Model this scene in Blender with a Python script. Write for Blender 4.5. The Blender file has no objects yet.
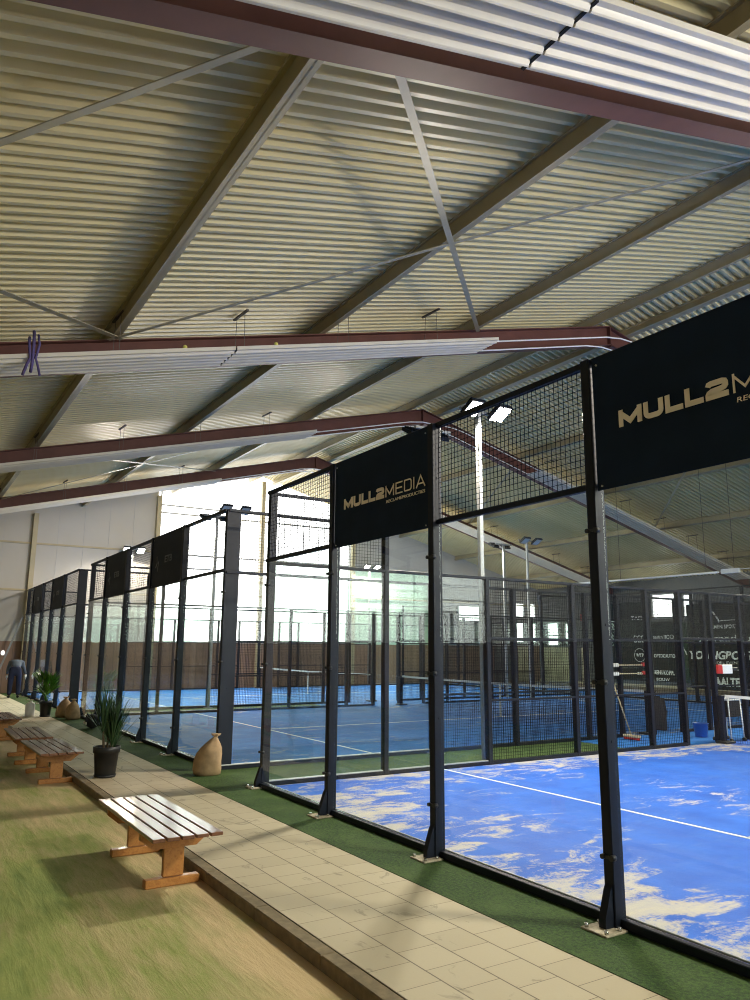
import bpy, math, random
from mathutils import Vector, Matrix
random.seed(7)
SC = bpy.context.scene
COL = SC.collection
PI = math.pi
R = math.radians

# ------------------------------------------------------------------ materials
def nodes(name):
    m = bpy.data.materials.new(name); m.use_nodes = True
    nt = m.node_tree; nt.nodes.clear()
    out = nt.nodes.new('ShaderNodeOutputMaterial')
    return m, nt, out
def N(nt, kind, **kw):
    n = nt.nodes.new(kind)
    for k, v in kw.items():
        if k in n.inputs: n.inputs[k].default_value = v
        else: setattr(n, k, v)
    return n
def rgb(c): return (c[0], c[1], c[2], 1.0)
def ramp(nt, pts, fac):
    r = nt.nodes.new('ShaderNodeValToRGB')
    e = r.color_ramp.elements
    e[0].position, e[0].color = pts[0][0], rgb(pts[0][1])
    e[1].position, e[1].color = pts[-1][0], rgb(pts[-1][1])
    for p, c in pts[1:-1]:
        x = e.new(p); x.color = rgb(c)
    nt.links.new(fac, r.inputs['Fac'])
    return r
def coords(nt, scale=(1, 1, 1), kind='Object'):
    tc = nt.nodes.new('ShaderNodeTexCoord')
    mp = nt.nodes.new('ShaderNodeMapping'); mp.inputs['Scale'].default_value = scale
    nt.links.new(tc.outputs[kind], mp.inputs['Vector'])
    return mp.outputs['Vector']
def noise(nt, vec, scale, detail=4, rough=.55, dist=0.0):
    n = N(nt, 'ShaderNodeTexNoise', Scale=scale, Detail=detail, Roughness=rough, Distortion=dist)
    nt.links.new(vec, n.inputs['Vector'])
    return n.outputs['Fac']
def mix(nt, fac, a, b, mode='MIX'):
    m = nt.nodes.new('ShaderNodeMix'); m.data_type = 'RGBA'; m.blend_type = mode
    for s, v in ((0, fac), (6, a), (7, b)):
        if hasattr(v, 'node'): nt.links.new(v, m.inputs[s])
        elif s == 0: m.inputs[0].default_value = v
        else: m.inputs[s].default_value = rgb(v)
    return m.outputs[2]
def math_(nt, op, a, b=0.0, clamp=False):
    m = nt.nodes.new('ShaderNodeMath'); m.operation = op; m.use_clamp = clamp
    for i, v in enumerate((a, b)):
        if hasattr(v, 'node'): nt.links.new(v, m.inputs[i])
        else: m.inputs[i].default_value = v
    return m.outputs[0]
def bump(nt, h, strength=.3, dist=.02):
    b = nt.nodes.new('ShaderNodeBump')
    b.inputs['Strength'].default_value = strength; b.inputs['Distance'].default_value = dist
    nt.links.new(h, b.inputs['Height'])
    return b.outputs['Normal']
def plain(name, c, rough=.6, metal=0, var=.12, vs=6, spec=.5, coat=0, bmp=0, stretch=(1, 1, 1)):
    m, nt, out = nodes(name)
    v = coords(nt, stretch)
    f = noise(nt, v, vs)
    lo = tuple(max(0, x * (1 - var)) for x in c); hi = tuple(min(1, x * (1 + var)) for x in c)
    r = ramp(nt, [(.3, lo), (.7, hi)], f)
    p = N(nt, 'ShaderNodeBsdfPrincipled', Roughness=rough, Metallic=metal)
    p.inputs['Specular IOR Level'].default_value = spec
    p.inputs['Coat Weight'].default_value = coat
    p.inputs['Coat Roughness'].default_value = .12
    nt.links.new(r.outputs[0], p.inputs['Base Color'])
    if bmp: nt.links.new(bump(nt, f, bmp, .01), p.inputs['Normal'])
    nt.links.new(p.outputs[0], out.inputs[0])
    return m
def emit(name, c, s):
    m, nt, out = nodes(name)
    e = N(nt, 'ShaderNodeEmission', Strength=s); e.inputs['Color'].default_value = rgb(c)
    nt.links.new(e.outputs[0], out.inputs[0]); return m
def glass(name, tint, ior=1.45, rough=.02):
    m, nt, out = nodes(name)
    t = N(nt, 'ShaderNodeBsdfTransparent'); t.inputs[0].default_value = rgb(tint)
    g = N(nt, 'ShaderNodeBsdfGlossy', Roughness=rough); g.inputs[0].default_value = (1, 1, 1, 1)
    lw = N(nt, 'ShaderNodeLayerWeight', Blend=.5)
    f = math_(nt, 'ADD', .028, math_(nt, 'MULTIPLY', math_(nt, 'POWER', lw.outputs['Facing'], 5.0), .8))
    mx = nt.nodes.new('ShaderNodeMixShader')
    nt.links.new(f, mx.inputs[0]); nt.links.new(t.outputs[0], mx.inputs[1]); nt.links.new(g.outputs[0], mx.inputs[2])
    nt.links.new(mx.outputs[0], out.inputs[0]); return m
def translucent(name, c, k=.5, lines=0):
    m, nt, out = nodes(name)
    v = coords(nt, (1, 1, 1))
    f = noise(nt, v, .6, 3)
    r = ramp(nt, [(.3, tuple(x * .93 for x in c)), (.7, c)], f)
    d = N(nt, 'ShaderNodeBsdfPrincipled', Roughness=.5)
    t = N(nt, 'ShaderNodeBsdfTranslucent')
    nt.links.new(r.outputs[0], d.inputs['Base Color']); nt.links.new(r.outputs[0], t.inputs[0])
    mx = nt.nodes.new('ShaderNodeMixShader'); mx.inputs[0].default_value = k
    nt.links.new(d.outputs[0], mx.inputs[1]); nt.links.new(t.outputs[0], mx.inputs[2])
    nt.links.new(mx.outputs[0], out.inputs[0]); return m

M = {}
M['navy'] = plain('navy_powder_coat', (.006, .009, .018), .45, 0, .1, 4, spec=.25)
M['mesh'] = plain('black_wire', (.010, .012, .016), .9, spec=.05)
M['galv'] = plain('galvanised_steel', (.40, .41, .41), .45, .3, .12, 20)
M['castplate'] = plain('dusty_base_plate', (.45, .38, .28), .8, 0, .3, 30)
M['dull_steel'] = plain('dull_steel', (.26, .26, .26), .6, 0, .1, 10)
M['steel'] = plain('stainless', (.6, .6, .6), .25, .9, .1, 10)
M['red_steel'] = plain('oxide_red_beam_paint', (.12, .048, .040), .5, 0, .15, 2.2, spec=.3)
M['beige_steel'] = plain('cream_purlin_paint', (.40, .34, .21), .5, 0, .1, 2)
M['brace'] = plain('cream_brace_paint', (.40, .36, .25), .5, 0, .1, 2)
M['panel_white'] = plain('white_panel_paint', (.60, .56, .48), .38, 0, .06, 3)
M['white'] = plain('white_paint', (.8, .8, .8), .4, 0, .04)
M['dark_gap'] = plain('dark_joint', (.02, .02, .02), .9)
M['rope'] = plain('thin_wire', (.1, .09, .08), .6)
M['purple'] = plain('purple_strap', (.09, .07, .2), .8)
M['yellow'] = plain('yellow_felt', (.65, .62, .16), .9)
M['banner'] = plain('navy_banner_cloth', (.009, .020, .045), .6, 0, .15, 3, spec=.12)
M['wallcloth'] = plain('charcoal_wall_cloth', (.03, .037, .038), .7, 0, .15, 3, spec=.15)
M['banner2'] = plain('slate_banner_cloth', (.026, .032, .050), .6, 0, .15, 3, spec=.15)
M['letter'] = plain('cream_lettering', (.95, .84, .70), .6, 0, .04)
M['letter_dim'] = plain('grey_lettering', (.17, .18, .21), .6, 0, .04)
M['letter_white'] = plain('white_lettering', (.92, .95, .95), .6, 0, .04)
M['black_plastic'] = plain('black_plastic', (.012, .013, .015), .45)
M['black_cloth'] = plain('black_cloth', (.012, .012, .014), .9, bmp=.4)
M['blue_plastic'] = plain('blue_plastic', (.02, .09, .4), .35)
M['red'] = plain('red_plastic', (.5, .03, .03), .4)
M['soil'] = plain('potting_soil', (.04, .025, .015), .95, 0, .4, 40, bmp=.6)
M['leaf'] = plain('dark_palm_leaf', (.03, .075, .025), .45, 0, .5, 5)
M['leaf2'] = plain('bright_palm_leaf', (.09, .24, .03), .45, 0, .4, 4)
M['cane'] = plain('cane_bark', (.14, .1, .06), .85, 0, .3, 20, bmp=.5)
M['jute'] = plain('jute_sack', (.40, .27, .15), .9, 0, .2, 9, bmp=.6)
M['wood_leg'] = None
M['jeans'] = plain('dark_blue_trousers', (.008, .013, .045), .85, 0, .3, 6)
M['shirt'] = plain('grey_blue_jumper', (.09, .11, .15), .9, 0, .2, 6)
M['skin'] = plain('skin', (.5, .3, .2), .6, 0, .05)
M['hair'] = plain('dark_hair', (.03, .02, .015), .7)
M['green_cloth'] = plain('dark_green_cloth', (.015, .05, .03), .7)
M['corr'] = None
M['glass'] = glass('toughened_glass', (.94, .972, .958), 1.40, .01)
M['winglass'] = glass('window_glass', (.98, .99, .99), 1.3)
M['winframe'] = plain('window_frame_grey', (.45, .46, .46), .5)
M['clad'] = translucent('translucent_cladding', (.46, .44, .405), .04)
M['cladgreen'] = translucent('green_translucent_cladding', (.55, .72, .60), .16)
M['cladgrey'] = plain('grey_cladding', (.42, .42, .42), .6, 0, .05, 1)
M['cladbounce'] = plain('pale_bounce_cladding', (.80, .77, .70), .6, 0, .05, 1)  # unseen left wall only, lightened to reflect fill onto banners and sand
M['darkclad'] = plain('dark_wall_cladding', (.09, .10, .105), .6, 0, .1, 1)
M['door_beige'] = plain('beige_door', (.5, .46, .33), .6, 0, .08, 3)
M['lens_on'] = emit('lit_led_lens', (1, .97, .9), 60)
M['lens_off'] = plain('unlit_lens', (.5, .52, .55), .2)
M['exit'] = emit('green_exit_light', (.1, .9, .3), 1.2)
M['tube'] = emit('dim_tube_light', (1, .98, .92), 1.0)

def mk_wood(name, c1, c2, rough, coat, spec=.5):
    m, nt, out = nodes(name)
    v = coords(nt, (.8, 9, 9))
    f = noise(nt, v, 3, 6, .6, .6)
    r = ramp(nt, [(.25, c1), (.55, c2), (.8, c1)], f)
    p = N(nt, 'ShaderNodeBsdfPrincipled', Roughness=rough)
    p.inputs['Coat Weight'].default_value = coat; p.inputs['Coat Roughness'].default_value = .16
    p.inputs['Specular IOR Level'].default_value = spec
    nt.links.new(r.outputs[0], p.inputs['Base Color'])
    nt.links.new(bump(nt, f, .12, .004), p.inputs['Normal'])
    nt.links.new(p.outputs[0], out.inputs[0]); return m
M['slat'] = mk_wood('varnished_brown_slat', (.13, .048, .022), (.21, .085, .04), .35, .55)
M['wood_leg'] = mk_wood('orange_pine_trestle', (.36, .13, .025), (.52, .23, .06), .45, .2)
M['broom_wood'] = plain('broom_handle_wood', (.6, .5, .33), .6)

def mk_wallwood():
    m, nt, out = nodes('brown_board_wall')
    v = coords(nt)
    sx = nt.nodes.new('ShaderNodeSeparateXYZ'); nt.links.new(v, sx.inputs[0])
    s = math_(nt, 'ADD', sx.outputs[0], sx.outputs[1])
    k = math_(nt, 'DIVIDE', s, .3)
    fr = math_(nt, 'FRACT', k)
    groove = math_(nt, 'LESS_THAN', fr, .06)
    fl = math_(nt, 'FLOOR', k)
    wn = N(nt, 'ShaderNodeTexWhiteNoise', noise_dimensions='1D'); nt.links.new(fl, wn.inputs['W'])
    r = ramp(nt, [(0, (.19, .10, .065)), (1, (.27, .155, .105))], wn.outputs[0])
    c = mix(nt, groove, r.outputs[0], (.07, .04, .025))
    f = noise(nt, v, 2, 5)
    c = mix(nt, math_(nt, 'MULTIPLY', f, .5), c, (.30, .22, .17))
    p = N(nt, 'ShaderNodeBsdfPrincipled', Roughness=.7); nt.links.new(c, p.inputs['Base Color'])
    nt.links.new(p.outputs[0], out.inputs[0]); return m
M['wallwood'] = mk_wallwood()

def mk_roof():
    m, nt, out = nodes('cream_corrugated_steel')
    v = coords(nt, (1, .25, 1))
    f = noise(nt, v, 1.2, 4)
    r = ramp(nt, [(.25, (.65, .555, .30)), (.75, (.74, .645, .38))], f)
    p = N(nt, 'ShaderNodeBsdfPrincipled', Roughness=.38, Metallic=0.0)
    nt.links.new(r.outputs[0], p.inputs['Base Color'])
    nt.links.new(p.outputs[0], out.inputs[0]); return m
M['corr'] = mk_roof()

def mk_court(seed, dust):
    m, nt, out = nodes('blue_court_turf_sand_%d' % seed)
    v = coords(nt)
    mp = nt.nodes.new('ShaderNodeMapping'); mp.inputs['Location'].default_value = (seed * 13.7, seed * 5.1, 0)
    nt.links.new(v, mp.inputs['Vector']); w = mp.outputs[0]
    sx = nt.nodes.new('ShaderNodeSeparateXYZ'); nt.links.new(v, sx.inputs[0])
    X, Y = sx.outputs[0], sx.outputs[1]
    # nearness to the cage walls, where sand gathers
    dx = math_(nt, 'MINIMUM', X, math_(nt, 'SUBTRACT', 10.0, X))
    dy = math_(nt, 'MINIMUM', Y, math_(nt, 'SUBTRACT', 20.0, Y))
    d = math_(nt, 'MINIMUM', dx, dy)
    edge = math_(nt, 'SUBTRACT', 1.0, math_(nt, 'DIVIDE', d, 1.6), True)
    big = noise(nt, w, .55, 3, .5, .4)
    mp2 = nt.nodes.new('ShaderNodeMapping'); mp2.inputs['Scale'].default_value = (1.7, .8, 1); mp2.inputs['Rotation'].default_value = (0, 0, .5)
    nt.links.new(w, mp2.inputs['Vector'])
    mid = noise(nt, mp2.outputs[0], 2.2, 8, .68, .9)
    fine = noise(nt, w, 26, 4, .7)
    a = math_(nt, 'ADD', math_(nt, 'MULTIPLY', big, .45), math_(nt, 'MULTIPLY', mid, .75))
    a = math_(nt, 'ADD', a, math_(nt, 'MULTIPLY', math_(nt, 'SUBTRACT', fine, .5), .22))
    a = math_(nt, 'ADD', a, math_(nt, 'MULTIPLY', edge, dust))
    k = ramp(nt, [(.0, (0, 0, 0)), (.69, (0, 0, 0)), (.78, (.75, .75, .75)), (1, (1, 1, 1))], a)
    b = ramp(nt, [(.3, ((.004, .078, .46), (.004, .115, .46))[seed != 1]), (.7, ((.010, .125, .62), (.008, .19, .64))[seed != 1])], noise(nt, w, 1.6, 5, .6))  # floors beyond the nearest court: daylight painted in as a brighter, more cyan blue
    haze = math_(nt, 'MULTIPLY', math_(nt, 'SUBTRACT', mid, .45, True), .4)
    base = mix(nt, haze, b.outputs[0], (.22, .36, .55))
    c = mix(nt, k.outputs[0], base, (.56, .49, .36))
    p = N(nt, 'ShaderNodeBsdfPrincipled', Roughness=.75); nt.links.new(c, p.inputs['Base Color'])
    nt.links.new(bump(nt, fine, .25, .01), p.inputs['Normal'])
    nt.links.new(p.outputs[0], out.inputs[0]); return m

def mk_turf():
    m, nt, out = nodes('green_artificial_turf')
    v = coords(nt)
    f = noise(nt, v, 38, 5, .85); g = noise(nt, v, 2.0, 4)
    a = ramp(nt, [(.36, (.004, .016, .002)), (.64, (.055, .12, .014))], f)
    c = mix(nt, math_(nt, 'MULTIPLY', math_(nt, 'SUBTRACT', g, .45, True), 1.2), a.outputs[0], (.13, .20, .05))
    p = N(nt, 'ShaderNodeBsdfPrincipled', Roughness=.9); nt.links.new(c, p.inputs['Base Color'])
    nt.links.new(bump(nt, f, .7, .02), p.inputs['Normal'])
    nt.links.new(p.outputs[0], out.inputs[0]); return m
M['turf'] = mk_turf()

def mk_sand():
    m, nt, out = nodes('sand_over_green_turf')
    v = coords(nt, (.45, 1.2, 1))
    tc = coords(nt)
    f = noise(nt, v, 1.0, 6, .62, .35); g = noise(nt, tc, 70, 4, .7)
    mr = nt.nodes.new('ShaderNodeMapping'); mr.inputs['Rotation'].default_value = (0, 0, R(28)); mr.inputs['Scale'].default_value = (.9, 6.0, 1)
    nt.links.new(tc, mr.inputs['Vector']); h = noise(nt, mr.outputs[0], 1.6, 6, .62, .25)
    a = math_(nt, 'ADD', math_(nt, 'MULTIPLY', f, .72), math_(nt, 'MULTIPLY', h, .28))
    a = math_(nt, 'ADD', a, math_(nt, 'MULTIPLY', math_(nt, 'SUBTRACT', g, .5), .12))
    # more sand next to the kerb (y = -1.94)
    sx = nt.nodes.new('ShaderNodeSeparateXYZ'); nt.links.new(tc, sx.inputs[0])
    e = math_(nt, 'ADD', 1.0, math_(nt, 'DIVIDE', math_(nt, 'ADD', sx.outputs[1], 1.94), 1.6), True)
    a = math_(nt, 'ADD', a, math_(nt, 'MULTIPLY', e, .16))
    r = ramp(nt, [(.38, (.13, .19, .04)), (.51, (.26, .29, .075)), (.59, (.38, .33, .14)), (.72, (.56, .41, .22))], a)
    p = N(nt, 'ShaderNodeBsdfPrincipled', Roughness=.95); nt.links.new(r.outputs[0], p.inputs['Base Color'])
    hh = math_(nt, 'ADD', math_(nt, 'MULTIPLY', h, 1.0), math_(nt, 'MULTIPLY', g, .15))
    nt.links.new(bump(nt, hh, .4, .04), p.inputs['Normal'])
    nt.links.new(p.outputs[0], out.inputs[0]); return m
M['sand'] = mk_sand()

def mk_tiles(name, c1, c2, grout):
    m, nt, out = nodes(name)
    tc = nt.nodes.new('ShaderNodeTexCoord')
    mp = nt.nodes.new('ShaderNodeMapping'); mp.inputs['Location'].default_value = (.1, 1.82, 0)
    nt.links.new(tc.outputs['Object'], mp.inputs['Vector'])
    b = nt.nodes.new('ShaderNodeTexBrick')
    b.offset = .5; b.inputs['Scale'].default_value = 1.0
    b.inputs['Brick Width'].default_value = .3; b.inputs['Row Height'].default_value = .3
    b.inputs['Mortar Size'].default_value = .0028; b.inputs['Mortar Smooth'].default_value = .2
    b.inputs['Color1'].default_value = rgb(c1); b.inputs['Color2'].default_value = rgb(c2); b.inputs['Mortar'].default_value = rgb(grout)
    nt.links.new(mp.outputs[0], b.inputs['Vector'])
    sy = nt.nodes.new('ShaderNodeSeparateXYZ'); nt.links.new(mp.outputs[0], sy.inputs[0])
    row = math_(nt, 'ABSOLUTE', math_(nt, 'SUBTRACT', math_(nt, 'FRACT', math_(nt, 'ADD', math_(nt, 'DIVIDE', sy.outputs[1], .3), .5)), .5))
    rj = math_(nt, 'LESS_THAN', row, .016)
    v = coords(nt, (1, 1.6, 1))
    st = noise(nt, v, 2.3, 6, .65, 1.2)
    s2 = ramp(nt, [(.0, (0, 0, 0)), (.60, (0, 0, 0)), (.66, (1, 1, 1)), (1, (1, 1, 1))], st)
    c = mix(nt, math_(nt, 'MULTIPLY', s2.outputs[0], .6), b.outputs[0], tuple(x * .42 for x in c1))
    c = mix(nt, rj, c, grout)
    fine = noise(nt, v, 45, 4, .7)
    c = mix(nt, math_(nt, 'MULTIPLY', fine, .25), c, tuple(x * .7 for x in c1))
    p = N(nt, 'ShaderNodeBsdfPrincipled', Roughness=.7); nt.links.new(c, p.inputs['Base Color'])
    nt.links.new(bump(nt, math_(nt, 'SUBTRACT', 1.0, b.outputs['Fac']), .5, .004), p.inputs['Normal'])
    nt.links.new(p.outputs[0], out.inputs[0]); return m
M['tiles'] = mk_tiles('beige_paving_tiles', (.44, .36, .24), (.50, .415, .285), (.12, .09, .055))
M['tiles2'] = mk_tiles('pale_paving_tiles', (.62, .56, .42), (.68, .62, .48), (.2, .17, .12))
M['kerb'] = plain('concrete_kerb', (.20, .15, .085), .9, 0, .25, 12, bmp=.4)

# ------------------------------------------------------------------ mesh builder
class MB:
    def __init__(s): s.v = []; s.f = []; s.smooth = set()
    def raw(s, vs, fs, smooth=False):
        b = len(s.v); s.v += [tuple(x) for x in vs]
        for f in fs:
            if smooth: s.smooth.add(len(s.f))
            s.f.append(tuple(b + i for i in f))
        return s
    def box(s, x0, x1, y0, y1, z0, z1):
        vs = [(x, y, z) for x in (x0, x1) for y in (y0, y1) for z in (z0, z1)]
        return s.raw(vs, [(0, 1, 3, 2), (4, 6, 7, 5), (0, 4, 5, 1), (2, 3, 7, 6), (0, 2, 6, 4), (1, 5, 7, 3)])
    def bev(s, x0, x1, y0, y1, z0, z1, b=.006):
        "a box whose twelve edges are chamfered"
        vs = []; idx = {}
        for ix, x in enumerate((x0, x1)):
            for iy, y in enumerate((y0, y1)):
                for iz, z in enumerate((z0, z1)):
                    sx, sy, sz = (1, -1)[ix], (1, -1)[iy], (1, -1)[iz]
                    for a in range(3):
                        p = [x + sx * b, y + sy * b, z + sz * b]
                        p[a] = (x, y, z)[a]
                        idx[(ix, iy, iz, a)] = len(vs); vs.append(tuple(p))
        fs = []
        for a in range(3):
            o = [k for k in range(3) if k != a]
            for e in (0, 1):
                q = []
                for (i, j) in ((0, 0), (1, 0), (1, 1), (0, 1)):
                    c = [0, 0, 0]; c[a] = e; c[o[0]] = i; c[o[1]] = j
                    q.append(idx[(*c, a)])
                fs.append(tuple(q))
            for i in (0, 1):
                for j in (0, 1):
                    q = []
                    for e, fa in ((0, o[0]), (1, o[0]), (1, o[1]), (0, o[1])):
                        c = [0, 0, 0]; c[a] = e; c[o[0]] = i; c[o[1]] = j
                        q.append(idx[(*c, fa)])
                    fs.append(tuple(q))
        for i in (0, 1):
            for j in (0, 1):
                for k in (0, 1): fs.append((idx[(i, j, k, 0)], idx[(i, j, k, 1)], idx[(i, j, k, 2)]))
        return s.raw(vs, fs)
    def bar(s, p, q, w, h=None, up=(0, 0, 1)):
        h = h or w
        p, q = Vector(p), Vector(q); d = (q - p).normalized(); u = Vector(up)
        if abs(d.dot(u)) > .98: u = Vector((0, 1, 0))
        r = d.cross(u).normalized(); u = r.cross(d).normalized()
        vs = [a + r * i * w / 2 + u * j * h / 2 for a in (p, q) for i, j in ((-1, -1), (1, -1), (1, 1), (-1, 1))]
        return s.raw(vs, [(0, 3, 2, 1), (4, 5, 6, 7), (0, 1, 5, 4), (1, 2, 6, 5), (2, 3, 7, 6), (3, 0, 4, 7)])
    def tube(s, pts, r, n=8, cap=True):
        pts = [Vector(p) for p in pts]
        rr = r if isinstance(r, (list, tuple)) else [r] * len(pts)
        vs = []; fs = []
        prev = None
        for i, p in enumerate(pts):
            d = (pts[min(i + 1, len(pts) - 1)] - pts[max(i - 1, 0)]).normalized()
            if prev is None:
                u = Vector((0, 0, 1)) if abs(d.z) < .9 else Vector((1, 0, 0))
            else: u = prev
            a = d.cross(u).normalized(); b = a.cross(d).normalized(); prev = b
            for k in range(n):
                t = 2 * PI * k / n
                vs.append(p + (a * math.cos(t) + b * math.sin(t)) * rr[i])
        for i in range(len(pts) - 1):
            for k in range(n):
                fs.append((i * n + k, i * n + (k + 1) % n, (i + 1) * n + (k + 1) % n, (i + 1) * n + k))
        s.raw(vs, fs, True)
        if cap:
            b = len(s.v) - len(vs)
            s.f.append(tuple(b + k for k in range(n))[::-1]); s.f.append(tuple(b + (len(pts) - 1) * n + k for k in range(n)))
        return s
    def lathe(s, prof, n=20, c=(0, 0, 0), fn=None):
        vs = []
        for j, (r, z) in enumerate(prof):
            for k in range(n):
                t = 2 * PI * k / n
                rr = r * (fn(t, z) if fn else 1)
                vs.append((c[0] + rr * math.cos(t), c[1] + rr * math.sin(t), c[2] + z))
        fs = [(j * n + k, j * n + (k + 1) % n, (j + 1) * n + (k + 1) % n, (j + 1) * n + k) for j in range(len(prof) - 1) for k in range(n)]
        return s.raw(vs, fs, True)
    def prism(s, poly, axis, a, b):
        "extrude a 2D polygon; axis names the extrusion axis; polygon gives the two other coordinates in x,y,z order"
        def P(u, v, w):
            return {'x': (w, u, v), 'y': (u, w, v), 'z': (u, v, w)}[axis]
        n = len(poly)
        vs = [P(u, v, a) for u, v in poly] + [P(u, v, b) for u, v in poly]
        fs = [tuple(range(n)), tuple(range(2 * n - 1, n - 1, -1))] + [(i, (i + 1) % n, n + (i + 1) % n, n + i) for i in range(n)]
        return s.raw(vs, fs)
    def mesh(s, name):
        me = bpy.data.meshes.new(name); me.from_pydata(s.v, [], s.f)
        if s.smooth:
            fl = [False] * len(me.polygons)
            for i in s.smooth: fl[i] = True
            me.polygons.foreach_set('use_smooth', fl)
        me.update(); return me
    def build(s, name, mat, parent=None, loc=(0, 0, 0), fix=True):
        me = s.mesh(name)
        if fix:
            import bmesh
            bm = bmesh.new(); bm.from_mesh(me); bmesh.ops.recalc_face_normals(bm, faces=bm.faces); bm.to_mesh(me); bm.free()
        me.materials.append(mat)
        o = bpy.data.objects.new(name, me); COL.objects.link(o)
        if parent: o.parent = parent
        o.location = loc
        return o

def tag(o, label=None, cat=None, group=None, kind=None):
    if label: o['label'] = label
    if cat: o['category'] = cat
    if group: o['group'] = group
    if kind: o['kind'] = kind
    return o
def empty(name, loc=(0, 0, 0), label=None, cat=None, group=None, rz=0):
    o = bpy.data.objects.new(name, None); COL.objects.link(o); o.location = loc; o.rotation_euler = (0, 0, rz)
    o.empty_display_size = .1
    return tag(o, label, cat, group)
def struct(mb, name, mat, label=None, parent=None):
    o = mb.build(name, mat, parent)
    if not parent: tag(o, label, None, None, 'structure')
    return o
def copy_tree(o, parent=None):
    c = o.copy(); COL.objects.link(c)
    if parent: c.parent = parent
    for ch in list(CH(o)): copy_tree(ch, c)
    return c
def CH(o): return [x for x in list(bpy.data.objects) if x.parent == o]

# ------------------------------------------------------------------ the hall
SL = .26                     # roof slope
ZR = 9.75                    # top of the rafters at the ridge
YR = 10.0
XE = -23.7                   # far gable
XN = 18.0                    # near gable
YL, YW = -9.5, 28.0
def zroof(y, off=0): return ZR + off - SL * abs(y - YR)

def corrugated(y0, y1, off, x0, x1, pitch=.196, depth=.095):
    m = MB(); n = int((x1 - x0) / pitch)
    prof = [(0, 0), (.09, depth), (.20 * 1, depth), (.29, 0)]
    xs = []
    for i in range(n):
        b = x0 + i * pitch
        for u, z in ((0, 0), (.30, 0), (.42, depth), (.88, depth)):
            xs.append((b + u * pitch, z))
    vs = []
    for x, z in xs:
        vs.append((x, y0, zroof(y0, off) + z)); vs.append((x, y1, zroof(y1, off) + z))
    fs = [(2 * i, 2 * i + 2, 2 * i + 3, 2 * i + 1) for i in range(len(xs) - 1)]
    m.raw(vs, fs)
    return m
PD = .24                      # purlin depth
mb = corrugated(YL, YR, PD, XE, XN)
m2 = corrugated(YR, YW, PD, XE, XN); mb.raw(m2.v, m2.f)
# outer skin keeps the daylight out
for (a, b) in ((YL - .3, YR), (YR, YW + .3)):
    mb.raw([(XE - .3, a, zroof(a, PD + .15)), (XN + .3, a, zroof(a, PD + .15)), (XN + .3, b, zroof(b, PD + .15)), (XE - .3, b, zroof(b, PD + .15))], [(0, 1, 2, 3)])
me = mb.build('ceiling', M['corr'], fix=False); tag(me, 'cream corrugated steel roof deck on both slopes', kind='structure')

# purlins
py = [-9.2, -5.58, -1.83, 1.92, 5.66, 9.4]
def purlin(y):
    m = MB(); z = zroof(y, 0); s = SL if y < YR else -SL
    up = Vector((0, -s, 1)).normalized(); al = Vector((0, 1, s)).normalized()
    def q(a, b, c, d):      # box in purlin section coordinates
        vs = [Vector((x, y, z)) + al * u + up * v for x in (XE, XN) for u in (a, b) for v in (c, d)]
        m.raw(vs, [(0, 1, 3, 2), (4, 6, 7, 5), (0, 4, 5, 1), (2, 3, 7, 6), (0, 2, 6, 4), (1, 5, 7, 3)])
    q(-.012, .012, 0, PD - .01); q(-.07, .07, 0, .02); q(-.07, .07, PD - .03, PD - .01)
    return m
for y in py + [2 * YR - a for a in py if 2 * YR - a < YW]:
    struct(purlin(y), 'purlin_beam', M['beige_steel'], 'cream steel purlin running the length of the roof')

# portal frames
FX = [13.4, 5.55, -2.25, -10.25, -18.0]
def rafter(x):
    m = MB()
    d, bw, tf, tw = .50, .22, .022, .016
    for y0, y1 in ((YL, YR), (YW, YR)):
        def sec(a, b, c, e):
            vs = []
            for y in (y0, y1):
                for u in (a, b):
                    for v in (c, e): vs.append((x + u, y, zroof(y) + v))
            m.raw(vs, [(0, 1, 3, 2), (4, 6, 7, 5), (0, 4, 5, 1), (2, 3, 7, 6), (0, 2, 6, 4), (1, 5, 7, 3)])
        sec(-bw / 2, bw / 2, -tf, 0); sec(-bw / 2, bw / 2, -d, -d + tf); sec(-tw / 2, tw / 2, -d + tf, -tf)
    m.box(x - bw / 2, x + bw / 2, YR - .015, YR + .015, ZR - d - .06, ZR - .01)
    for y in (YL + .3,):                       # columns
        zt = zroof(y) - .05
        m.box(x - bw / 2, x + bw / 2, y - .15, y - .13, -.1, zt); m.box(x - bw / 2, x + bw / 2, y + .13, y + .15, -.1, zt)
        m.box(x - tw / 2, x + tw / 2, y - .13, y + .13, -.1, zt)
    return m
for x in FX: struct(rafter(x), 'rafter_beam', M['red_steel'], 'oxide red steel roof rafter frame')

# bracing
def brace(p, q, w=.085):
    return MB().bar(p, q, w, .012, up=(0, -.26, 1))
def rp(x, y, off=-.06): return (x, y, zroof(y, off))
BR = [((5.4, -1.5), (-2.1, 5.7)), ((5.4, 5.5), (-2.0, -1.95)), ((5.4, -1.95), (-2.1, -9.0)), ((.9, -4.6), (-2.0, -1.75)),
      ((-17.9, -1.75), (-10.4, 5.6)), ((-17.9, 5.6), (-10.4, -1.8)), ((-17.9, -1.9), (-10.4, -9.0)), ((-2.1, 14.4), (-10.1, 21.5)), ((-10.4, 14.4), (-17.8, 18.1)), ((-2.3, 18.1), (-10.1, 14.3))]
for a, b in BR:
    struct(brace(rp(*a), rp(*b)), 'brace_beam', M['brace'], 'thin cream flat bracing bar under the roof deck')

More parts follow.
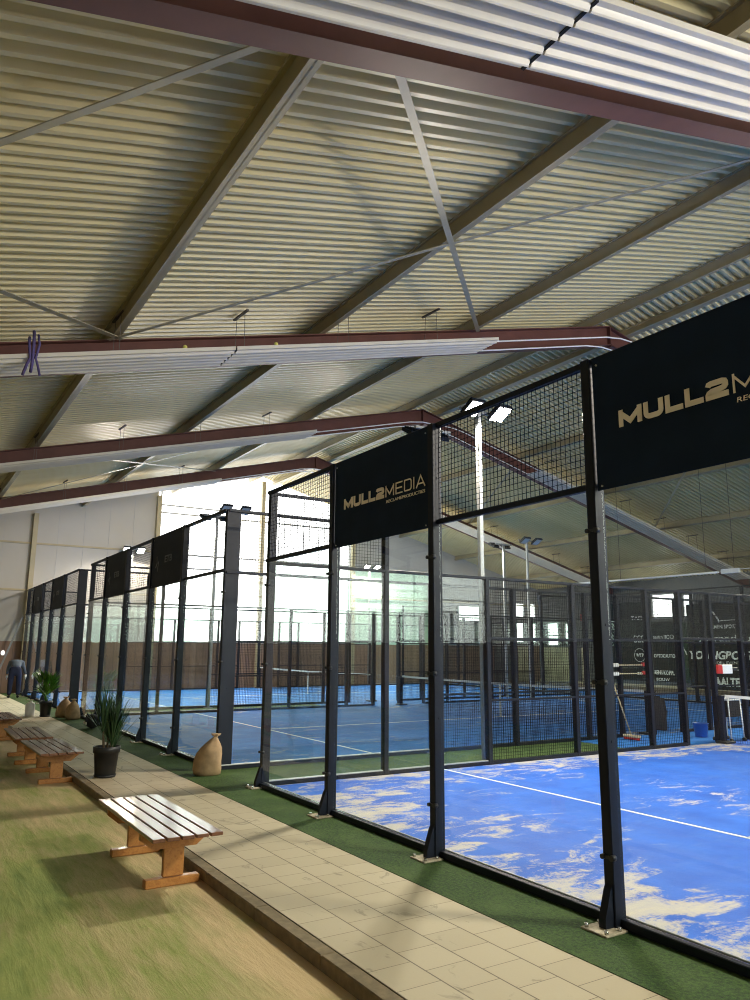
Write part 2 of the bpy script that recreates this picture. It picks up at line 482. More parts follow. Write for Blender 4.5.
# ---- gable walls
GW = [(22.0, 23.6, 3.3, 4.2), (25.9, 26.95, 3.6, 4.5), (27.2, 27.85, 3.6, 4.5), (25.9, 26.9, 2.15, 3.35), (27.2, 27.85, 2.15, 3.35)]
def gable(x, s, near=False):
    t = .06
    def P(name, mat, y0, y1, z0, z1=None, label=''):
        m = MB()
        if z1 is None:
            ys = sorted({y0, y1} | ({YR} if y0 < YR < y1 else set()))
            poly = [(y0, z0), (y1, z0)] + [(y, zroof(y, PD + .05)) for y in reversed(ys)]
        else: poly = [(y0, z0), (y1, z0), (y1, z1), (y0, z1)]
        m.prism(poly, 'x', x, x + s * t)
        return struct(m, name, mat, label)
    w = 'wall_back' if near else 'wall_far'
    P(w, M['wallwood'], YL - .2, YW + .2, -.12, 2.0, 'brown boarded lower band of the end wall')
    if near:
        P(w + '_cladding', M['cladgrey'], YL - .2, .1, 2.0, None, 'grey cladding left of the rear window')
        P(w + '_cladding', M['cladgrey'], 20.1, YW + .2, 2.0, None, 'grey cladding beside the corner'); return
    P(w + '_cladding', M['clad'], YL - .2, 5.1, 2.0, None, 'pale translucent sheet cladding of the end wall')
    P(w + '_cladding', M['cladgreen'], 15.3, 20.1, 2.0, 5.8, 'pale green translucent sheets of the end wall')
    P(w + '_cladding', M['cladgrey'], 15.3, 20.1, 5.8, None, 'grey cladding above the green sheets')
    gw = GW
    cu = sorted({20.1, YW + .2} | {a for h in gw for a in h[:2]})
    m = MB()
    for a, b in zip(cu[:-1], cu[1:]):
        hs = sorted([(h[2], h[3]) for h in gw if h[0] <= a + 1e-6 and b <= h[1] + 1e-6]); z = 2.0
        for c, d in hs: m.prism([(a, z), (b, z), (b, c), (a, c)], 'x', x, x + s * t); z = d
        m.prism([(a, z), (b, z), (b, zroof(b, PD + .05)), (a, zroof(a, PD + .05))], 'x', x, x + s * t)
    struct(m, w + '_cladding', M['cladgrey'], 'grey cladding beside the corner')
    # columns and girts
    for i, y in enumerate((.1, 5.1, 10.1, 15.15, 20.1)):
        z = zroof(y, -.02)
        m = MB().box(x - s * .24, x - s * .0, y - .09, y + .09, -.1, z)
        struct(m, 'wall_column', M['beige_steel'], 'cream steel column of the end wall')
    for z, (a, b) in ((5.9, (YL, 5.1)), (4.0, (YL, .1)), (4.3, (15.2, YW))):
        struct(MB().box(x - s * .08, x, a, b, z, z + .07), 'trim_1', M['beige_steel'], 'horizontal rail of the end wall')
    for k in range(-8, 6):
        if k * 1.0 > -9: struct(MB().box(x - s * .012, x, k * 1.02 - .01, k * 1.02 + .008, 2.0, zroof(k * 1.02)), 'trim_2', M['cladgrey'], 'sheet joint of the end wall')
WN = [0]
def window(poly_axis, x, s, y0, y1, z0, top, vbars, hbars, label, along='x', fm='winframe'):
    "a framed window in a wall; top is a function of the along-wall coordinate"
    WN[0] += 1
    e = empty('window_%d' % WN[0]); tag(e, label, None, None, 'structure')
    m = MB(); w = .035
    def bx(a, b, c, d, e0=0, e1=.07):
        if along == 'x': m.box(min(x + s * e0, x + s * e1), max(x + s * e0, x + s * e1), a, b, c, d)
        else: m.box(a, b, min(x + s * e0, x + s * e1), max(x + s * e0, x + s * e1), c, d)
    for y in [y0 + w, y1 - w] + vbars: bx(y - w, y + w, z0, top(y))
    for z in [z0 + w] + hbars:
        a, b = y0, y1
        bx(a, b, z - w, z + w, .005, .065)
    m.build('window_frame', M[fm], e)
    g = MB()
    ys = [y0] + ([YR] if y0 < YR < y1 and along == 'x' else []) + [y1]
    poly = [(y0, z0), (y1, z0)] + [(y, top(y)) for y in reversed(ys)]
    g.prism(poly, 'x' if along == 'x' else 'y', x + s * .03, x + s * .036)
    g.build('window_pane', M['winglass'], e)
    return e
gable(XE, -1)
window(None, XE, -1, 5.2, 15.05, 2.0, lambda y: zroof(y, PD), [], [8.1, 7.75, 5.9, 5.3], 'tall overexposed gable window between the cream columns')
gable(XN, 1, True)
window(None, XN, 1, .1, 20.1, 2.0, lambda y: zroof(y, PD), [5.1, 10.1, 15.1], [4.0], 'tall gable window behind the viewpoint')  # unseen opening, added and sized to send daylight onto roof and rafters
for h in GW: window(None, XE, -1, h[0], h[1], h[2], lambda y, t=h[3]: t, [], [h[3] - .03], 'small bright window in the grey part of the end wall')
# left wall with upper cladding paled to bounce fill light, right wall
zl = zroof(YL, PD)
struct(MB().box(XE, XN, YL - .06, YL, -.12, 2.0), 'wall_left', M['wallwood'], 'brown boarded left wall')
struct(MB().box(XE, XN, YL - .06, YL, 2.0, zl + .1), 'wall_left_upper', M['cladbounce'], 'pale cladding of the left wall')

# right wall (y = YW)
zt = zroof(YW, PD) + .1
def SX(v): return 9.82 + (v - 9.82) * .97          # sizes read at 29 m, wall stands at 28 m
def SZ(v): return 1.826 + (v - 1.826) * .97
wx = [(SX(-16.38), SX(-14.75), 3.36, 4.6), (SX(-14.5), SX(-13.85), 3.33, 4.5)]
low = [(SX(-24.0), SX(-23.07), 2.0, 3.35), (SX(-22.6), SX(-22.1), 2.2, 3.28)]
cuts = sorted({XE, XN} | {a for h in wx + low for a in h[:2]})
m = MB()
for a, b in zip(cuts[:-1], cuts[1:]):
    holes = sorted([(h[2], h[3]) for h in wx + low if h[0] <= a + 1e-6 and b <= h[1] + 1e-6])
    z = -.12
    for c, d in holes: m.box(a, b, YW, YW + .08, z, c); z = d
    m.box(a, b, YW, YW + .08, z, zt)
struct(m, 'wall_right', M['darkclad'], 'dark grey clad right wall')
for h in wx: window(None, YW, 1, h[0], h[1], h[2], lambda y, t=h[3]: t, [], [h[3] - .03], 'small bright high window in the dark right wall', along='y')
for h in low: window(None, YW, 1, h[0], h[1], h[2], lambda y, t=h[3]: t, [], [h[3] - .03, h[2] + .6], 'narrow window above the beige doors', along='y')
struct(MB().box(XE, XN, YW - .02, YW, .0, .12), 'baseboard_right', M['door_beige'], 'beige skirting along the foot of the right wall')
DN = [0]
def door(u0, u1, z1, mat, label, along='x', n=None, gap=.015):
    DN[0] += 1
    e = empty('door_%d' % DN[0]); tag(e, label, None, None, 'structure')
    n = n or max(1, round((u1 - u0) / .9)); w = (u1 - u0) / n
    for i in range(n):
        a, b = u0 + i * w + gap, u0 + (i + 1) * w - gap
        if along == 'x': MB().bev(a, b, YW - .07, YW - .022, .02, z1, .01).build('door_leaf', mat, e)
        else: MB().bev(XE + .022, XE + .07, a, b, .02, z1, .01).build('door_leaf', mat, e)
    if along == 'x': MB().bar((u0 + w * .8, YW - .11, 1.0), (u0 + w * .8, YW - .11, 1.25), .025).build('handle', M['steel'], e)
    else: MB().bar((XE + .11, u0 + w * .8, 1.0), (XE + .11, u0 + w * .8, 1.25), .025).build('handle', M['steel'], e)
door(23.7, 24.4, 1.95, M['door_beige'], 'single beige door in the end wall', 'y')
door(24.5, 26.2, 1.98, M['darkclad'], 'dark double door in the end wall', 'y')
door(26.3, 27.1, 1.95, M['door_beige'], 'beige door beside the green exit light', 'y')
door(-23.5, SX(-22.0), 1.95, M['door_beige'], 'wide run of beige doors in the right wall')
door(SX(-21.3), SX(-20.7), 1.95, M['door_beige'], 'narrow beige door left of the sponsor cloths')
for y, z in ((25.3, 2.02), (27.25, 1.0)):
    tag(MB().bev(XE + .0, XE + .07, y, y + .13, z, z + .22, .01).build('exit_sign', M['exit']),
        'small green emergency light %s' % ('beside the beige door' if z < 2 else 'above the dark double door'), 'light')
tag(MB().bev(SX(-21.3), SX(-20.8), YW - .03, YW, 3.4, 3.75, .004).build('wall_sign', M['red']), 'small red sign high on the dark right wall', 'sign')
# ---- floors
struct(MB().box(XE, XN, YL, -1.94, -.3, -.08), 'sand_floor', M['sand'], 'sandy green turf floor')
struct(MB().box(-12.6, XN, -1.82, -.62, -.25, .0), 'walkway_floor', M['tiles'], 'beige tiled walkway beside the courts')
struct(MB().box(XE, -12.6, -1.82 - 1.2, -.62, -.25, .004), 'pale_walkway_floor', M['tiles2'], 'paler tiled floor at the far end of the walkway')
k = MB()
x = -12.6
while x < XN:
    k.bev(x + .003, min(x + .997, XN), -1.94, -1.83, -.25, .005, .008); x += 1.0
struct(k, 'kerb', M['kerb'], 'low concrete kerb between the sand and the walkway')
struct(MB().box(XE, XN, -1.83, -1.82, -.25, -.03), 'kerb_joint_floor', M['dark_gap'], 'dark joint beside the kerb')
t = MB().box(XE, XN, -.62, 0.0, -.25, .004)
for a in (0.0, -11.6): t.box(a - 1.6, a, 0.0, 7.6, -.25, .004)
t.box(XE, -23.2, 0, 7.6, -.25, .004)
struct(t, 'turf_floor', M['turf'], 'green artificial turf strip around the court cages')
for i, x0 in enumerate((0.0, -11.6, -23.2)):
    m = MB().box(0, 10.0, 0, 20, -.25, .004)
    o = m.build('court_floor', mk_court(i + 1, (.16, .07, .05)[i])); o.location = (x0, 0, 0)
    tag(o, ('blue padel court floor strewn with sand', 'darker blue floor of the middle court', 'blue floor of the farthest court')[i], kind='structure')
    l = MB()
    for y in (3.05, 16.95): l.box(x0 + .02, x0 + 9.98, y - .025, y + .025, .004, .008)
    l.box(x0 + 4.975, x0 + 5.025, 3.05, 16.95, .004, .008)
    struct(l, 'court_line_markings_floor', M['white'], 'white painted court lines')
g = MB()
for a in (0.0, -11.6): g.box(a - 1.6, a, 7.6, 20, -.25, .003)
g.box(XE, XN, 20, 24, -.25, .003); g.box(10, XN, 0, 20, -.25, .002); g.box(XE, -23.2, 7.6, 20, -.25, .003)
struct(MB().box(XE, XN, 24, YW, -.25, .0), 'corridor_floor', M['kerb'], 'olive beige floor along the right wall')
struct(g, 'blue_margin_floor', mk_court(9, -.4), 'plain blue floor around the courts')

# ------------------------------------------------------------------ radiant heating panels
def rad_panel(x, y0, y1, label, off=-.58, joints=(), strap=None):
    e = empty('radiant_heating_panel', (x, (y0 + y1) / 2, zroof((y0 + y1) / 2, off)), label, 'heating panel', 'white ribbed heating panels hung beside the rafters')
    ox, oy, oz = e.location
    W = .78; n = 5; p = W / n
    prof = []
    for i in range(n):
        b = -W / 2 + i * p
        prof += [(b + .008, .0), (b + p * .30, -.002), (b + p * .36, -.018), (b + p * .43, -.04), (b + p * .5, -.048), (b + p * .57, -.04), (b + p * .64, -.018), (b + p * .7, -.002)]
    prof += [(W / 2, 0), (W / 2, .06), (W / 2 - .015, .06), (W / 2 - .015, .02), (-W / 2 + .015, .02), (-W / 2 + .015, .06), (-W / 2, .06), (-W / 2, 0)]
    cuts = [y0] + [j for j in joints] + [y1]
    for a, b in zip(cuts[:-1], cuts[1:]):
        m = MB(); a2, b2 = a + .012, b - .012
        vs = [(x + u - ox, a2 - oy, zroof(a2, off) + v - oz) for u, v in prof] + [(x + u - ox, b2 - oy, zroof(b2, off) + v - oz) for u, v in prof]
        k = len(prof)
        m.raw(vs, [(i, (i + 1) % k, k + (i + 1) % k, k + i) for i in range(k)] + [tuple(range(k)), tuple(range(2 * k - 1, k - 1, -1))])
        m.build('panel_section', M['panel_white'], e)
    for j in joints:
        m = MB(); m.bar((x - W / 2 - ox, j - oy, zroof(j, off) + .01 - oz), (x + W / 2 - ox, j - oy, zroof(j, off) + .01 - oz), .03, .05)
        m.build('joint_strip', M['dark_gap'], e)
    for y in (y0, y1):
        m = MB().tube([(x - W / 2 + .04 - ox, y - oy, zroof(y, off) - oz), (x + W / 2 - .04 - ox, y - oy, zroof(y, off) - oz)], .024, 8)
        m.build('header_pipe', M['white'], e)
    y = y0 + .8
    while y < y1:
        m = MB()
        zt = zroof(y, PD - .01)
        for s in (-.22, .22):
            m.bar((x + s - ox, y - oy, zroof(y, off) + .05 - oz), (x + s * .8 - ox, y - oy, zt - oz), .008)
        m.bar((x - .26 - ox, y - .02 - oz * 0 - oy, zt - .03 - oz), (x + .26 - ox, y + .02 - oy, zt - .03 - oz), .04, .03)
        m.build('hanger', M['rope'], e)
        y += 2.0
    return e
PX = [x + .6 for x in FX]
for i, x in enumerate(FX):
    if i == 0: continue          # wholly behind the viewpoint
    px = x + (.78 if i == 1 else .6)
    nm = ('behind the viewpoint', 'at the nearest rafter across the top', 'with the purple strap', 'beside the third red rafter', 'beside the farthest red rafter')[i]
    rad_panel(px, YL + .8, 5.55, 'long white ribbed heating panel on the left slope ' + nm, joints=(-5.2, -.55) if i == 1 else ((-5.0, -.1) if i == 2 else ()), off=-.62 if i == 1 else -.55)
    rad_panel(px, 14.5, 26.6, 'white ribbed heating panel on the right slope ' + ('behind the viewpoint', 'beside the nearest red rafter', 'beside the second red rafter', 'beside the third red rafter', 'beside the farthest red rafter')[i], off=-.55)
    pe = empty('heating_pipe_pair', (px, YR, zroof(YR, -.5)), 'thin white heating pipes bridging the ridge ' + ('behind the viewpoint', 'by the nearest rafter', 'by the second rafter', 'by the third rafter', 'by the farthest rafter')[i], 'pipe', 'heating pipes over the ridge')
    ox, oy, oz = pe.location
    for s in (-.3, .3):
        pts = [(px + s - ox, y - oy, zroof(y, -.55) - oz) for y in (5.6, 8.9)] + [(px + s - ox, YR - .6 - oy, zroof(9.2, -.55) - oz), (px + s - ox, YR + .6 - oy, zroof(9.2, -.55) - oz)] + [(px + s - ox, y - oy, zroof(y, -.55) - oz) for y in (11.1, 14.45)]
        MB().tube(pts, .017, 6).build('pipe', M['white'], pe)
# strap and balls on the second frame's panel
px = FX[2] + .6
def zpan(y): return zroof(y, -.55)
m = MB(); y = -3.1
for k, (dx, dy, w) in enumerate(((.43, 0, .022), (.44, .06, .018), (.42, -.05, .02))):
    m.tube([(px + dx - .12, y + dy, zpan(y) + .42 - .05 * k), (px + dx - .03, y + dy * 1.2, zpan(y) + .2), (px + dx, y + dy * .6, zpan(y) - .02), (px + dx - .03, y + dy * 1.3, zpan(y) - .12), (px + dx - .1, y + dy * 2, zpan(y) - .2 - .03 * k)], w, 6)
tag(m.build('lifting_strap', M['purple']), 'purple strap slung over the white panel at the second rafter', 'strap')
for y, w in ((-.93, 'left'), (.62, 'right')):
    m = MB(); m.lathe([(.001, -.036), (.018, -.031), (.031, -.018), (.036, 0), (.031, .018), (.018, .031), (.001, .036)], 12, (px + .33, y, zpan(y) + .06 + .034))
    tag(m.build('tennis_ball', M['yellow']), 'yellow ball lodged on the white panel, %s one of the two' % w, 'ball', 'balls stuck on the heating panel')

# long tube light beyond the cages
tl = empty('tube_light_run', (-6, 18, 4.4), 'long white tube light line with a white box, hung over the far side', 'ceiling light')
MB().tube([(-5.3, 0, -.06), (.95, 0, -.1)], .035, 8).build('tube', M['white'], tl)
MB().bev(1.05, 1.68, -.05, .05, -.17, -.02, .01).build('driver_box', M['white'], tl)
MB().tube([(1.66, 0, -.06), (6.5, 0, -.02)], .015, 6).build('conduit', M['white'], tl)
for x in (-3, .5, 1.5):
    MB().bar((x, 0, -.06), (x, 0, zroof(18, PD) - 4.4), .01).build('hanging_wire', M['rope'], tl)

# ------------------------------------------------------------------ padel cages
def wire_panel(u0, u1, z0, z1, plane, c, step=.05, w=.0042):
    m = MB()
    n = round((u1 - u0) / step); k = round((z1 - z0) / step)
    for i in range(n + 1):
        u = u0 + (u1 - u0) * i / n
        if plane == 'x': m.box(u - w / 2, u + w / 2, c - w / 2, c + w / 2, z0, z1)
        else: m.box(c - w / 2, c + w / 2, u - w / 2, u + w / 2, z0, z1)
    for i in range(k + 1):
        z = z0 + (z1 - z0) * i / k
        if plane == 'x': m.box(u0, u1, c + w / 2, c + w * 1.5, z - w / 2, z + w / 2)
        else: m.box(c + w / 2, c + w * 1.5, u0, u1, z - w / 2, z + w / 2)
    return m
def clamp(x, y, z, out):
    m = MB()
    m.bev(x - .02, x + .02, y - .012 * 1, y + .012, z - .035, z + .035, .004)
    m.tube([(x - .03, y + out * .02, z), (x - .03, y + out * .055, z)], .017, 10)
    m.tube([(x + .045, y + out * .01, z), (x + .045, y + out * .05, z)], .02, 10)
    m.bar((x - .03, y + out * .03, z), (x + .05, y + out * .03, z), .03, .02)
    return m
PW, PDP = .085, .11
def build_cage():
    c = empty('padel_court_cage', (0, 0, 0))
    for Y, out in ((0.0, -1), (20.0, 1)):
        for i in range(6):
            x = 2.0 * i; m = MB()
            px0, px1 = x - PW / 2, x + PW / 2
            if i == 0: px0, px1 = 0, PW
            if i == 5: px0, px1 = 10 - PW, 10
            dep = .24 if i == 5 else PDP
            ya, yb = sorted((Y, Y - out * dep)) if i in (0, 5) else sorted((Y + out * .075, Y - out * .035))
            m.bev(px0, px1, ya, yb, .012, 4.0, .006)
            for z in (1.2, 2.0, 3.45): m.tube([(px0 - .006, (ya + yb) / 2, z), (px1 + .006, (ya + yb) / 2, z)], .012, 8)
            # gusset fin
            b0 = ya if out < 0 else yb
            t = MB()
            p = m.build('post', M['navy'], c)
            poly = [(b0 - out * .01, .02), (b0 + out * .08, .02), (b0 + out * .08, .08), (b0 + out * .02, .25), (b0 - out * .01, .30)]
            t.prism(poly, 'x', (px0 + px1) / 2 - .03, (px0 + px1) / 2 + .03)
            t.build('gusset', M['navy'], p)
            bp = MB(); cx = (px0 + px1) / 2
            bp.bev(cx - .11, cx + .11, b0 - .04 if out > 0 else b0 - .17, b0 + .17 if out > 0 else b0 + .04, .004, .018, .003)
            pl = bp.build('base_plate', M['castplate'], p)
            bl = MB()
            for dx in (-.085, .085):
                for dy in (.015, .14): bl.tube([(cx + dx, b0 + out * dy, .018), (cx + dx, b0 + out * dy, .04)], .014, 6)
            bl.build('bolt', M['steel'], p)
            if out < 0:
                for z in (.45, 1.6, 2.68): clamp(cx, b0 - out * .03, z, out).build('clamp', M['steel' if z > 5 else 'black_plastic'], p)
        for nm, z, h, w in (('top_rail', 3.985, .05, .06), ('middle_rail', 3.02, .045, .05), ('bottom_rail', .035, .06, .05)):
            MB().bev(0.02, 9.98, Y - w / 2, Y + w / 2, z - h / 2, z + h / 2, .005).build(nm, M['navy'], c)
        MB().bev(0.02, 9.98, Y + .026, Y + .04, .062, .078, .003).build('glass_channel', M['galv'], c)
        for i in range(5):
            MB().box(2 * i + .05, 2 * i + 1.95, Y - .005 * 1, Y + .005, .08, 2.99).build('glass_pane', M['glass'], c)
            wire_panel(2 * i + .045, 2 * i + 1.955, 3.05, 3.96, 'x', Y).build('wire_mesh_panel', M['mesh'], c, fix=False)
    ys = [2, 4, 6, 8, 9, 10, 11, 12, 14, 16, 18]
    for X in (0.0, 10.0):
        inn = 1 if X == 0 else -1
        out = -inn
        for y in ys:
            top = 4.0 if y in (2, 18) else 3.0
            m = MB(); xa, xb = sorted((X + out * .075, X - out * .03))
            m.bev(xa, xb, y - .04, y + .04, .012, top, .006)
            m.build('post', M['navy'], c)
        def rail(n, ya, yb, z, w=.045): MB().bev(X - .025, X + .025, ya, yb, z - w / 2, z + w / 2, .005).build(n, M['navy'], c)
        for a, b in ((0.02, 2), (18, 19.98)): rail('top_rail', a, b, 3.985)
        rail('middle_rail', .02, 19.98, 2.99)
        rail('bottom_rail', .02, 8.98, .035, .06); rail('bottom_rail', 11.02, 19.98, .035, .06)
        rail('waist_rail', 4, 9, 2.0, .035); rail('waist_rail', 11, 16, 2.0, .035); rail('waist_rail', 4, 9, 1.0, .035); rail('waist_rail', 11, 16, 1.0, .035)
        rail('lintel_rail', 9, 11, 2.05, .05)
        for a in (0, 2, 16, 18):
            MB().box(X - .005, X + .005, a + (.05 if a not in (0,) else (.12 if X == 0 else .26)), a + (1.95 if a != 18 else (1.88 if X == 0 else 1.74)), .07, 2.96).build('glass_pane', M['glass'], c)
            MB().bev(X - .03, X + .03, a + .06, a + 1.94, .062, .078, .003).build('glass_channel', M['galv'], c)
        for a, b, z0, z1 in ((0, 2, 3.03, 3.96), (18, 20, 3.03, 3.96), (4, 6, .07, 2.96), (6, 8, .07, 2.96), (8, 9, .07, 2.96), (9, 11, 2.08, 2.96), (11, 12, .07, 2.96), (12, 14, .07, 2.96), (14, 16, .07, 2.96)):
            wire_panel(a + (.04 if a else (.12 if X == 0 else .26)), b - (.04 if b != 20 else (.12 if X == 0 else .26)), z0, z1, 'y', X).build('wire_mesh_panel', M['mesh'], c, fix=False)
    return c
cage = build_cage()
tag(cage, 'nearest dark navy glass and mesh padel cage around the sandy bright blue court', 'court cage', 'padel court cages in a row')
for i, x0 in enumerate((-11.6, -23.2)):
    c = copy_tree(cage); c.location = (x0, 0, 0)
    tag(c, ('middle dark navy padel cage, beside the brown sack and the black potted palm', 'farthest dark navy padel cage, next to the end wall and the bending person')[i], 'court cage', 'padel court cages in a row')

# leaning stay at the far cage corner
tag(MB().bar((-23.25, -1.05, .01), (-23.22, -.09, 2.95), .07, .07).build('leaning_pole', M['dull_steel']), 'grey steel pole leaning against the far corner of the farthest cage', 'pole')

# nets
def net(x0, label):
    e = empty('padel_net', (x0 + 5, 10, 0), label, 'net', 'padel nets')
    for s in (-1, 1):
        p = MB().bev(s * 4.9 - .05, s * 4.9 + .05, -.05, .05, .004, .93, .008).build('net_post', M['navy'], e)
        MB().bev(s * 4.86 - .12, s * 4.86 + .12, -.16, .16, .004, .05, .01).build('post_foot', M['black_plastic'], p)
    def sag(x): return .88 + .04 * (abs(x) / 4.8) ** 2
    m = MB(); n = 24
    for i in range(n):
        a, b = -4.8 + 9.6 * i / n, -4.8 + 9.6 * (i + 1) / n
        m.bar((a, 0, sag(a)), (b, 0, sag(b)), .02, .055)
    m.build('white_tape', M['white'], e)
    m = MB(); w = .003; k = 190
    for i in range(k + 1):
        x = -4.8 + 9.6 * i / k; m.box(x - w / 2, x + w / 2, -w / 2, w / 2, .03, sag(x) - .02)
    for j in range(17):
        z = .03 + j * .05; m.box(-4.8, 4.8, w / 2, w * 1.5, z - w / 2, z + w / 2)
    m.build('netting', M['mesh'], e, fix=False)
    MB().box(-.025, .025, -.012, .012, .01, .9).build('centre_strap', M['white'], e)
net(0, 'net of the nearest court, its white tape ending at the black ball cart')
net(-11.6, 'net across the middle court seen through the near glass')
net(-23.2, 'net across the farthest court before the brown wall')

# ------------------------------------------------------------------ flood light poles
LAMPS = []
def light_pole(x, y, face, lit, label):
    e = empty('floodlight_pole', (x, y, 0), label, 'light pole', 'court floodlight poles')
    MB().bev(-.04, .04, -.04, .04, .006, 5.95, .006).build('mast', M['galv'], e)
    MB().bev(-.12, .12, -.12, .12, .003, .016, .003).build('base_plate', M['galv'], e)
    MB().bar((0, -.42, 5.93), (0, .42, 5.93), .05).build('crossbar', M['galv'], e)
    for s in (-1, 1):
        # a head tilted towards its court
        a = R(28)
        ax = Vector((math.cos(a) * face, 0, -math.sin(a) * 0 + math.sin(a))); nn = Vector((math.sin(a) * face, 0, -math.cos(a)))
        c = Vector((.22 * face, .3 * s, 5.93))
        def bx(l, w, t, d):
            m = MB(); vs = []
            for i in (-1, 1):
                for j in (-1, 1):
                    for k in (0, 1): vs.append(c + ax * l * i / 2 + Vector((0, 1, 0)) * w * j / 2 + nn * (d + t * k))
            return m.raw(vs, [(0, 1, 3, 2), (4, 6, 7, 5), (0, 4, 5, 1), (2, 3, 7, 6), (0, 2, 6, 4), (1, 5, 7, 3)])
        h = bx(.36, .3, .07, 0)
        for q in range(5):
            cc = bx(.30, .012, .04, -.04); off = Vector((0, (q - 2) * .06, 0))
            h.raw([Vector(v) + off for v in cc.v], cc.f)
        ho = h.build('floodlight', M['navy'], e)
        bx(.32, .26, .006, .07).build('lens', M['lens_on' if lit else 'lens_off'], ho)
        MB().bar((0, .3 * s, 5.93), tuple(c), .03).build('bracket', M['navy'], ho)
    if lit: LAMPS.append((Vector((x + .25 * face, y, 5.80)), face))
for x0, lit, nm in ((0, 1, 'nearest'), (-11.6, 0, 'middle'), (-23.2, 1, 'farthest')):
    for sx, face, side in ((-.13, 1, 'left'), (10.13, -1, 'right')):
        for y in (4.0, 16.0):
            light_pole(x0 + sx, y, face, lit, '%s floodlight pole at the %s side of the %s court, %s half' % ('lit' if lit else 'unlit', side, nm, 'near' if y < 10 else 'far'))
    
# ------------------------------------------------------------------ banners
def ribbon(pts, w, closed=False):
    "mitred polygon strip in 2D"
    n = len(pts); L = []; Rr = []
    for i in range(n):
        p = Vector(pts[i])
        if closed: a, b = Vector(pts[i - 1]), Vector(pts[(i + 1) % n])
        else: a = Vector(pts[i - 1]) if i else None; b = Vector(pts[i + 1]) if i < n - 1 else None
        d1 = (p - a).normalized() if a is not None else None; d2 = (b - p).normalized() if b is not None else None
        if d1 is None: d1 = d2
        if d2 is None: d2 = d1
        n1 = Vector((-d1.y, d1.x)); n2 = Vector((-d2.y, d2.x)); mm = (n1 + n2)
        mm = mm / max(.35, mm.length_squared / 2) if mm.length > 1e-6 else n1
        if mm.length > 1.8: mm = mm.normalized() * 1.8
        L.append(p + mm * w / 2); Rr.append(p - mm * w / 2)
    return L, Rr
def glyph(ch, w):
    "wide square capitals in a box one wide and one high; strokes are centre lines inset by half a stroke"
    h = w / 2; a, b = h, 1 - h
    def arc(cx, cy, rx, ry, t0, t1, n=5): return [(cx + rx * math.cos(R(t0 + (t1 - t0) * i / n)), cy + ry * math.sin(R(t0 + (t1 - t0) * i / n))) for i in range(n + 1)]
    r = .22
    G = {
     'M': [[(a, 0), (a, 1)], [(b, 0), (b, 1)], [(a, b - .06), (.5, .2), (b, b - .06)]],
     'U': [[(a, 1), (a, a + r)] + arc(a + r, a + r, r, r, 180, 270)[1:] + arc(b - r, a + r, r, r, 270, 360)[0:] + [(b, 1)]],
     'L': [[(a, 1), (a, a), (1, a)]],
     '2': [[(a, b - .16), (a + .04, b - .04), (a + .14, b), (b - .14, b), (b - .03, b - .05), (b, b - .14), (b, .60), (b - .05, .52), (b - .16, .47), (a + .16, .42), (a + .04, .34), (a, .24), (a, a), (1, a)]],
     'E': [[(1, b), (a, b), (a, a), (1, a)], [(a, .5), (.92, .5)]],
     'D': [[(a, a), (a, b), (b - r, b)] + arc(b - r, b - r, r, r, 90, 0)[1:] + arc(b - r, a + r, r, r, 0, -90) + [(a, a)]],
     'I': [[(.5, 0), (.5, 1)]],
     'A': [[(a * .5, 0), (.5, 1 - h * .6), (1 - a * .5, 0)], [(.22, .3), (.78, .3)]],
    }
    return G[ch]
def wide_text(text, x0, x1, z0, z1, stroke, parent, y, mat, widths=None, gap=.12):
    ws = widths or [1] * len(text)
    H = z1 - z0; tot = sum(ws) + gap * (len(text) - 1); u = (x1 - x0) / tot
    m = MB(); x = x0
    for k, (ch, wd) in enumerate(zip(text, ws)):
        W = u * wd
        # strokes keep one thickness: build in a metric box W x H
        sw = stroke * H
        for li, line in enumerate(glyph(ch, .001 + sw / max(W, H) * .999)):
            yy = y - .0012 * li
            pts = []
            for (a, b) in line:
                # inset in metres on both axes
                ia = sw / max(W, H) / 2
                fx = (a - ia) / (1 - 2 * ia); fz = (b - ia) / (1 - 2 * ia)
                fx = min(max(fx, -ia / (1 - 2 * ia)), 1 + ia / (1 - 2 * ia)); 
                X = x + sw / 2 + fx * (W - sw); Z = z0 + sw / 2 + fz * (H - sw)
                Z = min(max(Z, z0 + (0 if b in (0,) else 0)), z1)
                if b == 0: Z = z0
                if b == 1: Z = z1
                pts.append((X, Z))
            L, Rr = ribbon(pts, sw)
            n = len(L); vs = [(p.x, yy, p.y) for p in L] + [(p.x, yy, p.y) for p in Rr] + [(p.x, y + .004, p.y) for p in L] + [(p.x, y + .004, p.y) for p in Rr]
            fs = []
            for i in range(n - 1):
                fs += [(i, i + 1, n + i + 1, n + i), (2 * n + i, 3 * n + i, 3 * n + i + 1, 2 * n + i + 1), (i, 2 * n + i, 2 * n + i + 1, i + 1), (n + i, n + i + 1, 3 * n + i + 1, 3 * n + i)]
            fs += [(0, n, 3 * n, 2 * n), (n - 1, 3 * n - 1, 4 * n - 1, 2 * n - 1)]
            m.raw(vs, fs)
        x += W + u * gap
    return m.build('lettering', mat, parent)
